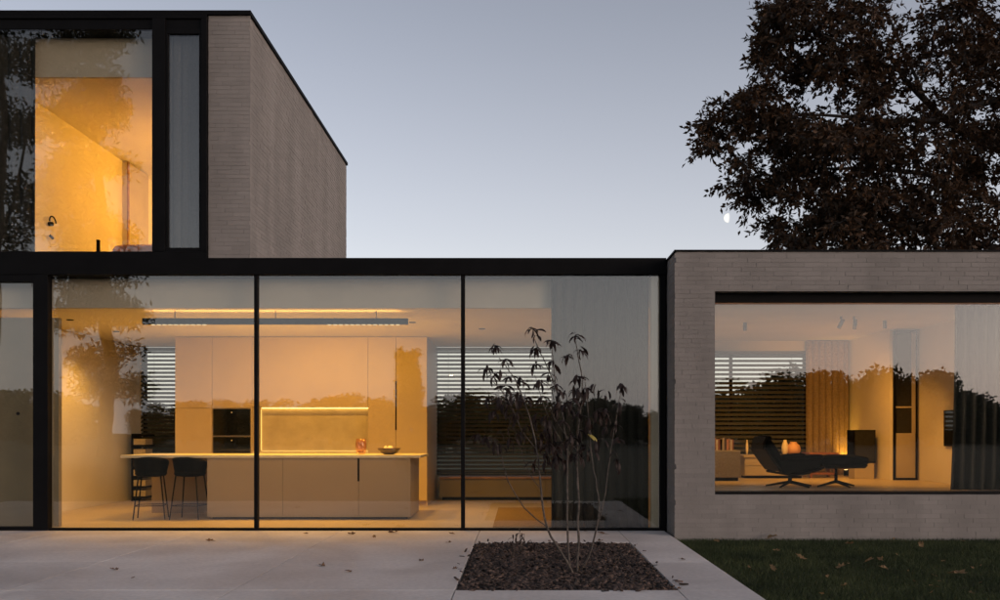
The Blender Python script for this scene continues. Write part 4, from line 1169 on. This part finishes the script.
# fallen leaves
def fallen_mesh(seed):
    r = random.Random(seed); mb = MB(); n = 14
    mb.v.append((0, 0, .006))
    for k in range(n):
        a = 2*math.pi*k/n; rr = (.045 if k % 2 == 0 else .028)*r.uniform(.7, 1.2)
        mb.v.append((math.cos(a)*rr*1.3, math.sin(a)*rr*.8, .004 + abs(r.gauss(0, .010))))
    for k in range(n): mb.f.append((0, 1+k, 1+(k+1) % n))
    me = bpy.data.meshes.new('fallen_leaf'); me.from_pydata(mb.v, [], mb.f)
    return me
fm = [fallen_mesh(k) for k in range(5)]
fd, fp = [], []
for me in fm:
    a = me.copy(); a.materials.append(M['deadleaf']); fd.append(a)
    a = me.copy(); a.materials.append(M['paleleaf']); fp.append(a)
for i, (px, py, s_) in enumerate(((210, 541, 1.), (352, 534.5, 1.3), (374, 537, .9), (394, 533, 1.3), (306, 534, .8), (452, 534, .8), (114, 570, 1.), (133, 578, .5), (322, 566, 1.), (349, 572, .8), (421, 561, .9), (455, 569, .8), (602, 534, 1.3), (601, 541, .8), (682, 560, .9), (672, 588, .8), (679, 589, .6), (586, 531.5, .7), (448, 543, .7))):
    d = EYE*FPX/(py-433); p = P(px, py, d)
    o = link('fallen_leaf', fd[i % 5], None, None); o.location = (p.x, p.y, .003); o.rotation_euler = (rnd.gauss(0, .12), rnd.gauss(0, .12), rnd.uniform(0, 6)); o.scale = (s_, s_, s_)
    tag(o, {1: 'large dry brown leaf close to the glass before the island', 3: 'large dry brown leaf touching the window sill before the vase', 6: 'dry brown leaf alone at the lower left of the terrace', 0: 'dry brown leaf before the bar stools',
            12: 'large dry brown leaf behind the planting bed', 14: 'dry brown leaf on the paving between bed and lawn', 15: 'dry brown leaf just off the front right bed corner', 11: 'dry brown leaf at the left edge of the planting bed'}.get(i, 'dry brown fallen leaf on the open pale terrace'), 'leaf', 'fallen leaves on the terrace')
for i in range(34):
    fixed = ((750, 530, 1.6), (776, 553, 1.0), (801, 560, 1.2), (850, 546, 1.1), (870, 563, 1.2), (881, 562, 1.1), (840, 570, 1.3), (773, 571, 1.), (921, 547, 1.1), (959, 577, 1.9), (884, 571, 1.), (717, 543, 1.), (934, 579, .9))
    if i < len(fixed): px, py, s_ = fixed[i]
    else:
        py = rnd.uniform(540, 600); px = rnd.uniform(700 + (py-540)*1.4, 1000); s_ = rnd.uniform(.3, .65)
    d = (EYE+.035)*FPX/(py-433); p = P(px, py, d)
    o = link('fallen_leaf', fp[i % 5], None, None); s_ *= .9; o.location = (p.x, min(p.y, -.74), -.008); o.rotation_euler = (rnd.gauss(0, .3), rnd.gauss(0, .3), rnd.uniform(0, 6)); o.scale = (s_, s_, s_)
    tag(o, {0: 'curled pale leaf against the foot of the brick wing wall', 9: 'largest pale yellow leaf at the right of the lawn'}.get(i, 'pale yellow brown fallen leaf on the dark lawn'), 'leaf', 'fallen leaves on the lawn')

# moon ---------------------------------------------------------------
def moon_mat():
    m, n, out = new_mat('moon_surface')
    g = n.nodes.new('ShaderNodeTexCoord'); dt = n.nodes.new('ShaderNodeSeparateXYZ'); n.links.new(g.outputs['Generated'], dt.inputs[0])
    mr = n.nodes.new('ShaderNodeMapRange'); mr.inputs['From Min'].default_value = .56; mr.inputs['From Max'].default_value = .38
    n.links.new(dt.outputs['X'], mr.inputs['Value'])
    tr = n.nodes.new('ShaderNodeBsdfTransparent'); em = n.nodes.new('ShaderNodeEmission'); em.inputs[0].default_value = (1, .97, .9, 1); em.inputs[1].default_value = .36
    ms = n.nodes.new('ShaderNodeMixShader'); n.links.new(mr.outputs[0], ms.inputs[0]); n.links.new(tr.outputs[0], ms.inputs[1]); n.links.new(em.outputs[0], ms.inputs[2])
    n.links.new(ms.outputs[0], out.inputs[0]); return m
mc = P(728.5, 218, 4000)
rm = 4.6*4000/FPX
prof = [(max(.01, rm*math.sin(math.pi*k/16)), -rm*math.cos(math.pi*k/16)) for k in range(17)]
tag(MB().lathe(prof, tuple(mc), 32).build('moon', moon_mat(), None, True), 'small white half moon beside the oak foliage', 'moon')
